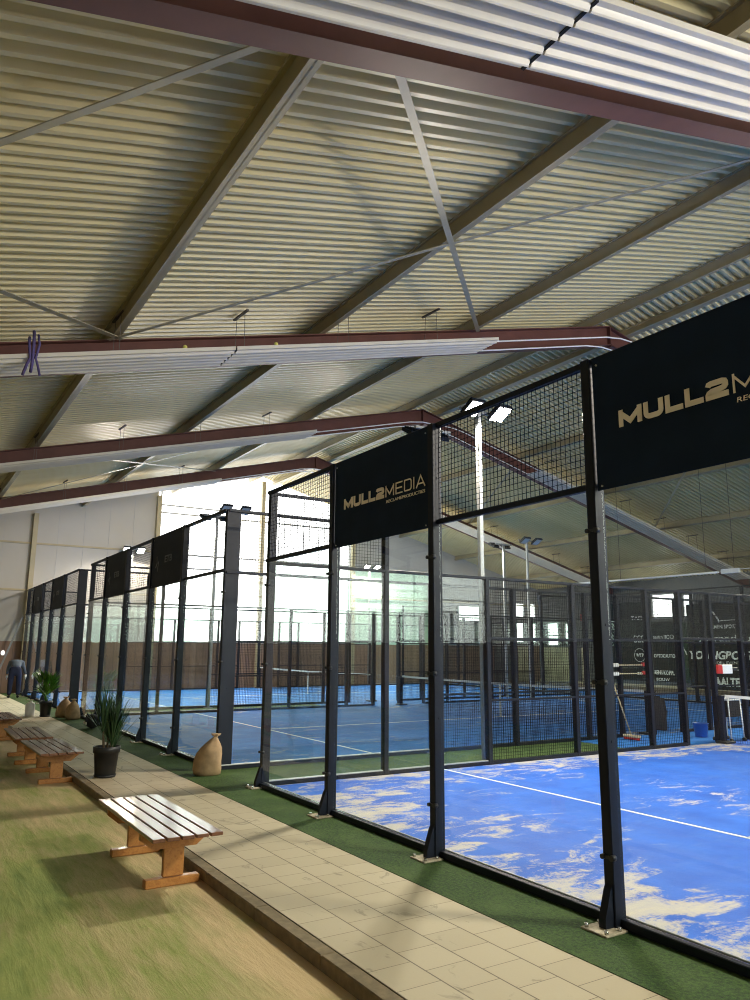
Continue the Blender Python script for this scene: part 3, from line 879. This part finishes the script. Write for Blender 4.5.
def font_text(s, x0, x1, zbase, h, y, mat, parent, bold=0.0, shear=0.0, face=-1):
    cu = bpy.data.curves.new('lettering', 'FONT'); cu.body = s; cu.size = 1; cu.extrude = .002; cu.offset = bold; cu.shear = shear
    ob = bpy.data.objects.new('tmp', cu); COL.objects.link(ob)
    bpy.context.view_layer.update()
    dg = bpy.context.evaluated_depsgraph_get()
    me = bpy.data.meshes.new_from_object(ob.evaluated_get(dg))
    bpy.data.objects.remove(ob)
    xs = [v.co.x for v in me.vertices]; zs = [v.co.y for v in me.vertices]
    sx = (x1 - x0) / (max(xs) - min(xs)); lo = 0.0; sz = h / .72
    mx = min(xs)
    for v in me.vertices:
        a, b, c = v.co
        v.co = (x0 + (a - mx) * sx, y - c * 1.0, zbase + b * sz)
    me.materials.clear(); me.materials.append(mat); me.name = 'lettering'
    o = bpy.data.objects.new('lettering', me); COL.objects.link(o); o.parent = parent
    return o
def banner(x0, y, label, mat, group, court):
    z0, z1 = 3.0, 4.0
    e = empty('sponsor_banner', (x0, y, z0), label, 'banner', group)
    m = MB(); nx, nz = 16, 8; vs = []; 
    x1 = 1.89
    for s in (0, 1):
        for i in range(nx + 1):
            for j in range(nz + 1):
                u, v = i / nx, j / nz
                vs.append((.055 + x1 * u, s * .006 + .004 * math.sin(u * 14 + v * 3) * v * (1 - v) * 2, -.03 + 1.02 * v))
    k = (nx + 1) * (nz + 1); f = []
    for s in (0, 1):
        for i in range(nx):
            for j in range(nz):
                a = s * k + i * (nz + 1) + j; f.append((a, a + 1, a + nz + 2, a + nz + 1))
    for i in range(nx):
        a = i * (nz + 1); f.append((a, a + nz + 1, k + a + nz + 1, k + a)); a += nz; f.append((a, a + nz + 1, k + a + nz + 1, k + a))
    for j in range(nz):
        a = j; f.append((a, a + 1, k + a + 1, k + a)); a = nx * (nz + 1) + j; f.append((a, a + 1, k + a + 1, k + a))
    m.raw(vs, f); m.build('cloth', mat, e)
    for u in (.1, 1.9):
        for z in (.0, .93): MB().tube([(u, -.008, z), (u, .0, z)], .008, 10).build('eyelet', M['galv'], e)
    ly = -.012
    if court == 0:
        wide_text('MULL2', .29, 1.15, .395, .52, .30, e, ly, M['letter'], [1.25, 1, .85, .85, 1], .10)
        wide_text('MEDIA', 1.18, 1.90, .395, .52, .115, e, ly, M['letter'], [1.15, .9, .95, .12, 1.1], .22)
        font_text('RECLAMEPRODUCTIES', 1.20, 1.90, .33, .034, ly, M['letter'], e, -.004, .1)
    else:
        mk = MB()
        mk.bar((.40, ly, .58), (.42, ly, .42), .03, .004, up=(0, 1, 0)); mk.bar((.42, ly, .45), (.34, ly, .36), .035, .004, up=(0, 1, 0))
        mk.bar((.47, ly, .42), (.52, ly, .47), .035, .004, up=(0, 1, 0)); mk.bar((.52, ly, .45), (.46, ly, .28), .03, .004, up=(0, 1, 0))
        mk.build('logo', M['letter_dim'], e)
        font_text('ETB', .92, 1.38, .42, .13, ly, M['letter_dim'], e, .02)
    return e
yb = -.05
banner(2.0, yb, 'navy banner reading MULL2MEDIA, the smaller-looking one between mesh bays', M['banner'], 'navy lettered banners on the nearest cage', 0)
banner(6.0, yb, 'big navy MULL2MEDIA banner cut by the right edge of the photo', M['banner'], 'navy lettered banners on the nearest cage', 0)
banner(-5.6, yb, 'slate banner with dim logo on the middle cage, larger-looking of its two', M['banner2'], 'slate banners on the middle cage', 1)
banner(-9.6, yb, 'slate banner with dim logo on the middle cage, smaller-looking of its two', M['banner2'], 'slate banners on the middle cage', 1)
banner(-17.2, yb, 'slate banner on the farthest cage, nearer its right corner', M['banner2'], 'slate banners on the farthest cage', 1)
banner(-21.2, yb, 'slate banner on the farthest cage, nearer the end wall', M['banner2'], 'slate banners on the farthest cage', 1)

# sponsor cloths on the right wall
def wall_cloth(x0, x1, z0, z1, label, mat):
    e = empty('wall_banner', ((x0 + x1) / 2, YW - .05, z0), label, 'banner', 'dark sponsor cloths on the right wall')
    MB().bev(x0 - (x0 + x1) / 2, x1 - (x0 + x1) / 2, 0, .02, 0, z1 - z0, .004).build('cloth', mat, e)
    return e
def wt(e, s, x0, x1, z, h, bold=0.0, shear=0.0):
    font_text(s, x0 - e.location.x, x1 - e.location.x, z - e.location.z, h, -.006, M['letter_white'], e, bold, shear)
def ring(e, x, z, r, w=.02):
    m = MB(); pts = [(x - e.location.x + r * math.cos(2 * PI * k / 20), -.008, z - e.location.z + r * math.sin(2 * PI * k / 20)) for k in range(21)]
    m.tube(pts, w / 2, 6, False); m.build('logo', M['letter_white'], e)
def swoosh(e, pts, w=.03):
    MB().tube([(a - e.location.x, -.008, b - e.location.z) for a, b in pts], w / 2, 6).build('logo', M['letter_white'], e)
def WC(x0, x1, z0, z1, label, mat): return wall_cloth(SX(x0), SX(x1), SZ(z0), SZ(z1), label, mat)
def T(e, st, x0, x1, z, h, bold=0.0, shear=0.0): wt(e, st, SX(x0), SX(x1), SZ(z), h, bold, shear)
def SW(e, pts, w=.03): swoosh(e, [(SX(a), SZ(b)) for a, b in pts], w)
A = WC(-19.0, -16.5, .25, 4.3, 'dark sponsor cloth with TAFRI and a ring logo, leftmost of the row', M['wallcloth'])
T(A, 'TAFRI', -17.7, -16.75, 3.38, .2, .02); ring(A, SX(-17.25), SZ(1.55), .33); T(A, 'WTP', -17.5, -17.0, 1.47, .17, .02)
T(A, 'GCG', -17.6, -16.9, 2.2, .38); T(A, 'oo', -17.5, -17.1, .55, .2, .04)
B = WC(-16.42, -14.75, .25, 3.25, 'dark sponsor cloth under the bright high window', M['wallcloth'])
T(B, 'angim ROCKY', -16.34, -14.85, 2.38, .2, .01); T(B, 'OPTOCAUTIONS', -16.35, -14.85, 1.45, .17, .02); T(B, 'RENS KOPPL', -16.4, -15.2, .6, .2, .03); T(B, 'BOUW', -16.3, -15.5, .3, .13, .02)
G = WC(-14.7, -14.34, .25, 3.2, 'dark green cloth with a pale leaf mark between the sponsor cloths', M['green_cloth'])
SW(G, [(-14.62, 2.1), (-14.56, 1.85), (-14.46, 1.75), (-14.42, 1.6)], .06)
Cc = WC(-14.3, -10.2, .0, 4.05, 'dark sponsor cloth lettered YOUNGBOYZ and AALTEN', M['wallcloth'])
SW(Cc, [(-13.1, 3.75), (-12.85, 3.65), (-12.65, 3.4), (-12.5, 3.15)], .08); SW(Cc, [(-12.6, 3.2), (-11.5, 3.25)], .035)
T(Cc, 'SAMEN SPORT', -13.1, -11.6, 2.85, .17, .02)
T(Cc, 'ysgraadhuis', -13.75, -10.6, 2.25, .3); T(Cc, 'YOUNGBOYZ', -14.26, -10.85, 1.42, .36, .035, .2)
T(Cc, 'PADEL EVENTS', -13.1, -11.5, 1.2, .12)
SW(Cc, [(-13.0, .75), (-12.6, .82), (-12.2, 1.05), (-11.95, .95), (-11.5, .92)], .035); T(Cc, 'AALTEN', -12.99, -11.4, .2, .36, .05)

# ------------------------------------------------------------------ benches
def make_bench():
    e = empty('picnic_bench')
    for i in range(5):
        y = -.272 + i * .117
        MB().bev(-.92, .92, y, y + .1, .42, .448, .004).build('slat', M['slat'], e)
    for s in (-1, 1):
        x = s * .55
        b = MB(); b.prism([(-.27, .42), (.30, .42), (.30, .37), (.20, .29), (-.17, .29), (-.27, .37)], 'x', x - .025, x + .025); b.build('bearer', M['wood_leg'], e)
        MB().bev(x - .024, x + .024, -.085 + .015, .085 + .015, .07, .29, .005).build('leg', M['wood_leg'], e)
        MB().bev(x - .042, x + .042, -.215, .235, 0, .065, .008).build('foot', M['wood_leg'], e)
    MB().bev(-.53, .53, .0, .035, .2, .26, .005).build('stretcher', M['wood_leg'], e) if False else None
    return e
bench = make_bench()
BS = [(2.74, -2.205, 'white-gleaming slatted wooden bench alone in front, nearest the viewer'), (-2.72, -2.19, 'brown slatted wooden bench beside the black potted palm'),
      (-4.82, -2.22, 'brown slatted wooden bench just behind the one beside the potted palm'), (-8.5, -2.24, 'brown slatted wooden bench farthest away, cut by the left edge')]
for i, (x, y, lb) in enumerate(BS):
    o = bench if i == 0 else copy_tree(bench)
    o.location = (x, y, -.08); o.rotation_euler = (0, 0, (0, .01, -.02, .01)[i])
    tag(o, lb, 'bench', 'slatted benches along the kerb')

# ------------------------------------------------------------------ plants
def blade(m, base, az, lean, L, w, droop, seg=7, fold=.25):
    p = Vector(base); vs = []; d = Vector((math.cos(az) * math.sin(lean), math.sin(az) * math.sin(lean), math.cos(lean)))
    side = Vector((-math.sin(az), math.cos(az), 0))
    for i in range(seg + 1):
        t = i / seg
        ww = w * (math.sin(PI * min(1, t * .85 + .12)) ** .7) * (1 - t ** 3) + .001
        nrm = side.cross(d).normalized()
        vs += [p - side * ww / 2, p - nrm * ww * fold, p + side * ww / 2]
        p = p + d * (L / seg)
        d = (d + Vector((math.cos(az), math.sin(az), 0)) * droop * t * .35 + Vector((0, 0, -1)) * droop * t * .5).normalized()
    fs = []
    for i in range(seg):
        a = 3 * i; fs += [(a, a + 1, a + 4, a + 3), (a + 1, a + 2, a + 5, a + 4)]
    m.raw(vs, fs, True)
def pot(e, r=.2, h=.38, mat='black_plastic'):
    m = MB(); m.lathe([(.001, .02), (r * .78, .02), (r * .80, .03), (r * .97, h * .8), (r * 1.05, h * .8), (r * 1.08, h), (r * .98, h), (r * .96, h * .84), (r * .001, h * .84)], 28)
    p = m.build('pot', M[mat], e)
    s = MB(); s.lathe([(.001, .0), (r * .8, .0), (r * .9, .035), (r * .86, .035), (r * .78, .015), (.001, .015)], 28); s.build('saucer', M[mat], e)
    s = MB(); s.lathe([(.001, h * .86), (r * .5, h * .87), (r * .95, h * .845)], 20); s.build('soil', M['soil'], e)
p1 = empty('potted_palm', (-1.84, -1.57, 0), 'dark spiky-leaved palm in a black pot on the walkway, the nearer plant', 'plant')
pot(p1, .175, .42)
rnd = random.Random(3); lv = MB()
for cx, cy, h in ((-.05, .02, .62), (.06, .04, .55), (.02, -.06, .70), (-.02, .07, .48)):
    MB().tube([(cx * .6, cy * .6, .32), (cx, cy, .32 + (h - .32) * .5), (cx * 1.3, cy * 1.3, h)], [.018, .016, .014], 8).build('cane', M['cane'], p1)
    for k in range(52):
        t = rnd.random()
        z = h - .16 + t * .2
        lean = R(4 + (1 - t) * 42 * rnd.uniform(.3, 1)); 
        blade(lv, (cx * 1.3, cy * 1.3, z), rnd.uniform(0, 2 * PI), lean, rnd.uniform(.45, .72), rnd.uniform(.011, .019), rnd.uniform(.05, .45))
lv.build('leaves', M['leaf'], p1, fix=False)
p2 = empty('potted_palm', (-12.3, -.74, 0), 'bright green broad-leaved palm in a dark pot far down the walkway', 'plant')
pot(p2, .155, .40)
rnd = random.Random(9); lv = MB()
for k in range(16):
    az = rnd.uniform(0, 2 * PI); lean = R(rnd.uniform(5, 38)); L = rnd.uniform(.35, .62)
    d = Vector((math.cos(az) * math.sin(lean), math.sin(az) * math.sin(lean), math.cos(lean)))
    tip = Vector((0, 0, .34)) + d * L * (1 if k % 3 else .55)
    MB().tube([(0, 0, .34), tuple(tip)], [.008, .005], 6).build('stem', M['leaf2'], p2)
    for q in range(9):
        blade(lv, tuple(tip), az + (q - 4) * .28, lean + .1 + abs(q - 4) * .12, .38, .06, .5, 5)
lv.build('leaves', M['leaf2'], p2, fix=False)

# white canister
cn = empty('white_canister', (-12.55, -1.08, 0), 'small white canister standing beside the far potted palm', 'canister')
MB().lathe([(.001, 0), (.11, 0), (.12, .02), (.12, .3), (.1, .34), (.05, .36), (.001, .36)], 20).build('body', M['white'], cn)
MB().lathe([(.04, .355), (.045, .36), (.045, .395), (.001, .4)], 14).build('cap', M['white'], cn)

# sacks
def sack(loc, w, h, seed, label, lean=0.0):
    e = empty('sand_sack', loc, label, 'sack', 'brown sand sacks at the foot of the cages')
    rn = random.Random(seed); ph = [rn.uniform(0, 6.28) for _ in range(6)]
    def fn(t, z):
        k = z / h
        return 1 + .06 * math.sin(2 * t + ph[0] + 2 * k) + .04 * math.sin(5 * t + ph[1]) * k + .12 * max(0, k - .6) * math.sin(7 * t + ph[2] + 3 * k) + .05 * math.sin(3 * t + 7 * k + ph[3])
    prof = [(.001, .005), (.8, .0), (.97, .03), (1.02, .15), (1.0, .35), (.93, .52), (.78, .66), (.55, .78), (.34, .87), (.2, .92), (.16, .95)]
    m = MB(); m.lathe([(r * w / 2, z * h) for r, z in prof], 28, fn=fn)
    m.v = [(x + lean * (z / h) ** 2 * w * .5, y * .8, z) for x, y, z in m.v]
    m.build('body', M['jute'], e)
    t = MB(); t.lathe([(.16 * w / 2, .94 * h), (.13 * w / 2, .955 * h), (.26 * w / 2, .98 * h), (.34 * w / 2, 1.03 * h), (.05 * w / 2, 1.0 * h)], 20, fn=lambda a, z: 1 + .25 * math.sin(5 * a))
    t.v = [(x + lean * w * .48, y * .8, z) for x, y, z in t.v]
    t.build('gathered_top', M['jute'], e)
    return e
sack((-1.27, -.27, .004), .38, .56, 1, 'brown sack leaning on the right corner of the middle cage, alone', .6).rotation_euler = (0, 0, R(60))
sack((-11.9, -.33, .004), .52, .50, 2, 'brown sack of the far pair, the one behind', .2)
sack((-11.2, -.26, .004), .46, .48, 3, 'brown sack of the far pair, the one in front', .1)
# dark bag
b = empty('sports_bag', (-8.6, -.33, .004), 'small black sports bag lying at the foot of the middle cage', 'bag')
m = MB(); vs = []
m.tube([(-.24, 0, .14), (-.22, 0, .15), (-.12, .01, .16), (0, 0, .165), (.12, -.01, .16), (.22, 0, .15), (.24, 0, .14)], [.04, .11, .15, .155, .15, .11, .04], 14); m.build('body', M['black_cloth'], b)
MB().tube([(-.1, -.13, .2), (-.08, -.1, .32), (.08, -.1, .32), (.1, -.13, .2)], .014, 6).build('handle', M['black_cloth'], b)
MB().bar((-.15, -.155, .13), (.15, -.155, .13), .01, .05).build('white_stripe', M['white'], b)

# ------------------------------------------------------------------ things by the near court's side opening
br = empty('push_broom', (-1.18, 8.8, .004), 'wooden-handled broom leaning behind the mesh, head down', 'broom')
MB().tube([(0, 0, .06), (-.28, -.28, 1.42)], .014, 8).build('handle', M['broom_wood'], br)
MB().bev(-.2, .2, -.04, .04, .05, .10, .008).build('head', M['broom_wood'], br)
MB().bev(-.19, .19, -.035, .035, .002, .05, .01).build('bristles', M['red'], br)
def hung(y0, y1, z, label):
    e = empty('hung_squeegee', (-1.52, (y0 + y1) / 2, z), label, 'squeegee', 'squeegees hooked on the side mesh')
    d = (y1 - y0) / 2
    MB().tube([(0, -d * .2, 0), (0, d, 0)], .012, 8).build('handle', M['broom_wood'], e)
    MB().bev(-.02, .04, -d, -d * .2, -.04, .04, .01).build('blade', M['white'], e)
    MB().bev(-.03, .03, d - .08, d, -.03, .05, .01).build('hook', M['red'], e)
hung(8.3, 9.75, 1.50, 'white-headed squeegee hooked level on the mesh, upper of two')
hung(8.3, 9.75, 1.32, 'white-headed squeegee hooked level on the mesh, lower of two')
jk = empty('hanging_jacket', (-.13, 8.3, .95), 'black jacket hanging on the side mesh of the nearest court', 'jacket')
m = MB(); vs = []; n = 12; rows = 10
for j in range(rows + 1):
    v = j / rows; w = .10 + .13 * min(1, v * 2.2); dpt = .035 + .03 * math.sin(v * PI)
    for k in range(n):
        t = 2 * PI * k / n
        vs.append((dpt * math.cos(t) * (1 + .2 * math.sin(3 * t + v * 6)), w * math.sin(t) + .05 * v + .012 * math.sin(9 * v), -.62 * v * (1 + .05 * math.sin(2 * t))))
m.raw(vs, [(j * n + k, j * n + (k + 1) % n, (j + 1) * n + (k + 1) % n, (j + 1) * n + k) for j in range(rows) for k in range(n)] + [tuple(range(n)), tuple(rows * n + k for k in range(n))], True)
m.build('body', M['black_cloth'], jk)
MB().tube([(0, .16, -.05), (.01, .22, -.3), (0, .2, -.52)], [.05, .045, .035], 8).build('sleeve', M['black_cloth'], jk)
MB().tube([(0, 0, 0), (0, -.02, .08), (0, .02, .1)], .008, 6).build('loop', M['black_cloth'], jk)
sb = empty('score_box', (.1, 10.06, 1.36), 'white box with a red end fixed to the post at the net', 'sign')
MB().bev(.0, .06, .0, .33, 0, .18, .008).build('panel', M['white'], sb)
MB().bev(.0, .06, -.14, .0, 0, .18, .008).build('red_end', M['red'], sb)
MB().bev(.01, .05, .33, .52, .06, .12, .008).build('arm', M['black_plastic'], sb)
bk = empty('bucket', (-.8, 10.55, .004), 'blue plastic bucket on the floor beyond the mesh', 'bucket')
MB().lathe([(.001, .005), (.12, .005), (.125, .01), (.155, .27), (.165, .28), (.165, .29), (.148, .29), (.115, .02), (.001, .02)], 24).build('body', M['blue_plastic'], bk)
MB().tube([(-.16 * math.cos(PI * k / 10), .02, .27 - .08 * math.sin(PI * k / 10)) for k in range(11)], .005, 6).build('handle', M['steel'], bk)
bc = empty('ball_cart', (-.12, 10.52, .004), 'ball cart with white legs and a black basket behind the net', 'ball cart')
for sx in (-1, 1):
    for sy in (-1, 1):
        l = MB().tube([(sx * .19, sy * .22, .03), (sx * .16, sy * .2, .86)], .013, 8).build('leg', M['white'], bc)
        MB().lathe([(.001, -.0), (.04, .0), (.042, .05), (.02, .07), (.001, .07)], 12, (sx * .19, sy * .22, 0)).build('rubber_foot', M['black_plastic'], l)
m = MB(); m.box(-.16, .16, -.19, .19, .48, .5)
for a in ((-.16, -.155, -.19, .19), (.155, .16, -.19, .19), (-.16, .16, -.19, -.185), (-.16, .16, .185, .19)): m.box(a[0], a[1], a[2], a[3], .5, .8)
m.build('basket', M['black_cloth'], bc)
MB().tube([(-.16, -.19, .82), (.16, -.19, .82), (.16, .19, .82), (-.16, .19, .82), (-.16, -.19, .82)], .012, 6).build('rim', M['white'], bc)

# wall lamp at the far left
wl = empty('wall_lamp', (XE + .03, -.65, 1.55), 'small white wall lamp on the brown boards at the far left', 'wall lamp')
MB().bev(-.0, .04, -.05, .05, -.06, .06, .008).build('back_plate', M['white'], wl)
MB().lathe([(.001, -.1), (.05, -.09), (.075, -.02), (.06, .06), (.03, .09), (.001, .1)], 14, (.09, 0, 0)).build('shade', M['tube'], wl)

# ------------------------------------------------------------------ person
def skin(name, verts, edges, radii, mat, parent, sub=2):
    me = bpy.data.meshes.new(name); me.from_pydata(verts, edges, [])
    me.materials.append(mat)
    o = bpy.data.objects.new(name, me); COL.objects.link(o); o.parent = parent
    md = o.modifiers.new('skin', 'SKIN'); md.use_smooth_shade = True
    if not me.skin_vertices: 
        me.attributes.new
    sv = me.skin_vertices
    if len(sv) == 0:
        bpy.context.view_layer.objects.active = o
        with bpy.context.temp_override(object=o, active_object=o): bpy.ops.mesh.customdata_skin_add()
        sv = me.skin_vertices
    for i, r in enumerate(radii): sv[0].data[i].radius = (r, r) if not isinstance(r, tuple) else r
    sv[0].data[0].use_root = True
    s = o.modifiers.new('sub', 'SUBSURF'); s.levels = sub; s.render_levels = sub
    return o
def person():
    e = empty('person', (-20.5, -.52, .004), 'person bending forward in dark blue trousers and grey-blue jumper beside the farthest cage', 'person', rz=R(-8))
    # facing -x (away). body in skin, clothing over it
    V = [(0, 0, .93), (-.08, 0, 1.08), (-.22, 0, 1.22), (-.38, 0, 1.27), (-.50, 0, 1.22), (-.60, 0, 1.12), (-.64, 0, 1.04),   # pelvis..neck..head
         (.01, -.11, .88), (-.02, -.13, .50), (.05, -.14, .10), (-.10, -.15, .04),
         (.01, .11, .88), (-.04, .13, .50), (.03, .14, .10), (-.12, .15, .04),
         (-.38, -.19, 1.22), (-.38, -.25, .98), (-.46, -.27, .76), (-.38, .19, 1.22), (-.36, .28, .98), (-.44, .33, .76)]
    E = [(0, 1), (1, 2), (2, 3), (3, 4), (4, 5), (5, 6), (0, 7), (7, 8), (8, 9), (9, 10), (0, 11), (11, 12), (12, 13), (13, 14), (3, 15), (15, 16), (16, 17), (3, 18), (18, 19), (19, 20)]
    Rd = [.13, .12, .13, .13, .055, .09, .08, .09, .06, .04, .035, .09, .06, .04, .035, .06, .042, .028, .06, .042, .028]
    skin('body', V, E, Rd, M['skin'], e, 1)
    J = [(0, 0, .95), (-.09, 0, 1.10), (.01, -.12, .86), (-.02, -.135, .50), (.05, -.145, .09), (.01, .12, .86), (-.04, .135, .50), (.03, .145, .09)]
    skin('trousers', J, [(0, 1), (0, 2), (2, 3), (3, 4), (0, 5), (5, 6), (6, 7)], [.165, .155, .115, .095, .075, .115, .095, .075], M['jeans'], e)
    T = [(.0, 0, .99), (-.2, 0, 1.2), (-.38, 0, 1.26), (-.46, 0, 1.23), (-.38, -.19, 1.22), (-.38, -.255, .98), (-.45, -.275, .80), (-.38, .19, 1.22), (-.36, .285, .98), (-.43, .335, .80)]
    skin('jumper', T, [(0, 1), (1, 2), (2, 3), (2, 4), (4, 5), (5, 6), (2, 7), (7, 8), (8, 9)], [(.175, .19), (.165, .2), (.15, .19), .09, .085, .06, .045, .085, .06, .045], M['shirt'], e)
    h = MB(); h.lathe([(.001, -.02), (.06, -.02), (.10, .05), (.108, .12), (.09, .18), (.05, .215), (.001, .225)], 16, (-.645, 0, .97)); h.build('hair', M['hair'], e)
    for s in (-1, 1):
        hy = -.275 if s < 0 else .335
        hx = -.46 if s < 0 else -.44
        hd = MB(); hd.tube([(hx, hy, .80), (hx - .01, hy, .74), (hx - .015, hy, .69)], [.028, .042, .036], 8)
        ho = hd.build('glove', M['white'], e)
        for q, L in enumerate((.06, .075, .08, .07)):
            fx = hx - .04 + q * .018
            MB().tube([(fx, hy, .70), (fx - .005, hy, .70 - L * .6), (fx + .01, hy + .008, .70 - L)], [.010, .009, .007], 6).build('finger', M['white'], ho)
        MB().tube([(hx + .035, hy, .75), (hx + .06, hy, .71), (hx + .06, hy, .68)], [.012, .010, .008], 6).build('thumb', M['white'], ho)
        fx0 = .05 if s < 0 else .03; fy = -.145 if s < 0 else .145
        sh = MB(); sh.tube([(fx0 + .05, fy, .05), (fx0 + .02, fy, .055), (fx0 - .08, fy, .045), (fx0 - .18, fy, .035), (fx0 - .22, fy, .03)], [.03, .052, .046, .04, .02], 10)
        sh.v = [(x, y, max(0.0, z)) for x, y, z in sh.v]
        sh.build('shoe', M['black_plastic'], e)
person()

# ------------------------------------------------------------------ light
w = bpy.data.worlds.new('overcast_sky'); SC.world = w; w.use_nodes = True
bg = w.node_tree.nodes['Background']; bg.inputs[0].default_value = (1.0, .985, .95, 1); bg.inputs[1].default_value = 5.5
def area(loc, aim, sx, sy, power, col=(1, .90, .74), name='lamp', portal=False):
    l = bpy.data.lights.new(name, 'AREA'); l.shape = 'RECTANGLE'; l.size = sx; l.size_y = sy; l.energy = power; l.color = col
    o = bpy.data.objects.new(name, l); COL.objects.link(o); o.location = loc
    o.rotation_euler = (Vector(aim) - Vector(loc)).to_track_quat('-Z', 'Y').to_euler()
    if portal: l.cycles.is_portal = True
    return o
for p, face in LAMPS:
    for s in (-.3, .3):
        area(p + Vector((0, s, 0)), p + Vector((2.4 * face, 0, -4)), .3, .25, 270, name='court_lamp')
area((XE - .2, 10.1, 5.5), (0, 10.1, 5.5), 10, 8, 1, name='window_portal', portal=True)
area((XN + .2, 10.1, 5.9), (0, 10.1, 5.9), 20, 8, 1, name='window_portal', portal=True)

# ------------------------------------------------------------------ camera
def cam_axes(yaw, pit, rol):
    f = Vector((math.cos(pit) * math.cos(yaw), math.cos(pit) * math.sin(yaw), math.sin(pit)))
    r = f.cross(Vector((0, 0, 1))).normalized(); u = r.cross(f)
    c, s = math.cos(rol), math.sin(rol)
    return f, r * c + u * s, u * c - r * s
f, r, u = cam_axes(2.5848, .1928, .0067)
cd = bpy.data.cameras.new('camera'); co = bpy.data.objects.new('camera', cd); COL.objects.link(co)
co.matrix_world = Matrix(((r.x, u.x, -f.x, 9.8244), (r.y, u.y, -f.y, -4.3276), (r.z, u.z, -f.z, 1.8257), (0, 0, 0, 1)))
cd.sensor_fit = 'VERTICAL'; cd.sensor_height = 24.0; cd.lens = 758.36 / 1000 * 24.0
cd.clip_start = .05; cd.clip_end = 300
SC.camera = co

SC.view_settings.view_transform = 'Standard'; SC.view_settings.look = 'None'
SC.view_settings.gamma = 1.0; SC.view_settings.use_curve_mapping = False
SC.view_settings.exposure = 0.33
cy = SC.cycles
cy.use_denoising = True; cy.denoiser = 'OPENIMAGEDENOISE'; cy.denoising_prefilter = 'ACCURATE'; cy.denoising_input_passes = 'RGB_ALBEDO_NORMAL'
cy.filter_width = 1.05; cy.max_bounces = 8; cy.diffuse_bounces = 4; cy.glossy_bounces = 4; cy.transparent_max_bounces = 40; cy.transmission_bounces = 6
cy.caustics_reflective = False; cy.caustics_refractive = False; cy.sample_clamp_indirect = 6.0
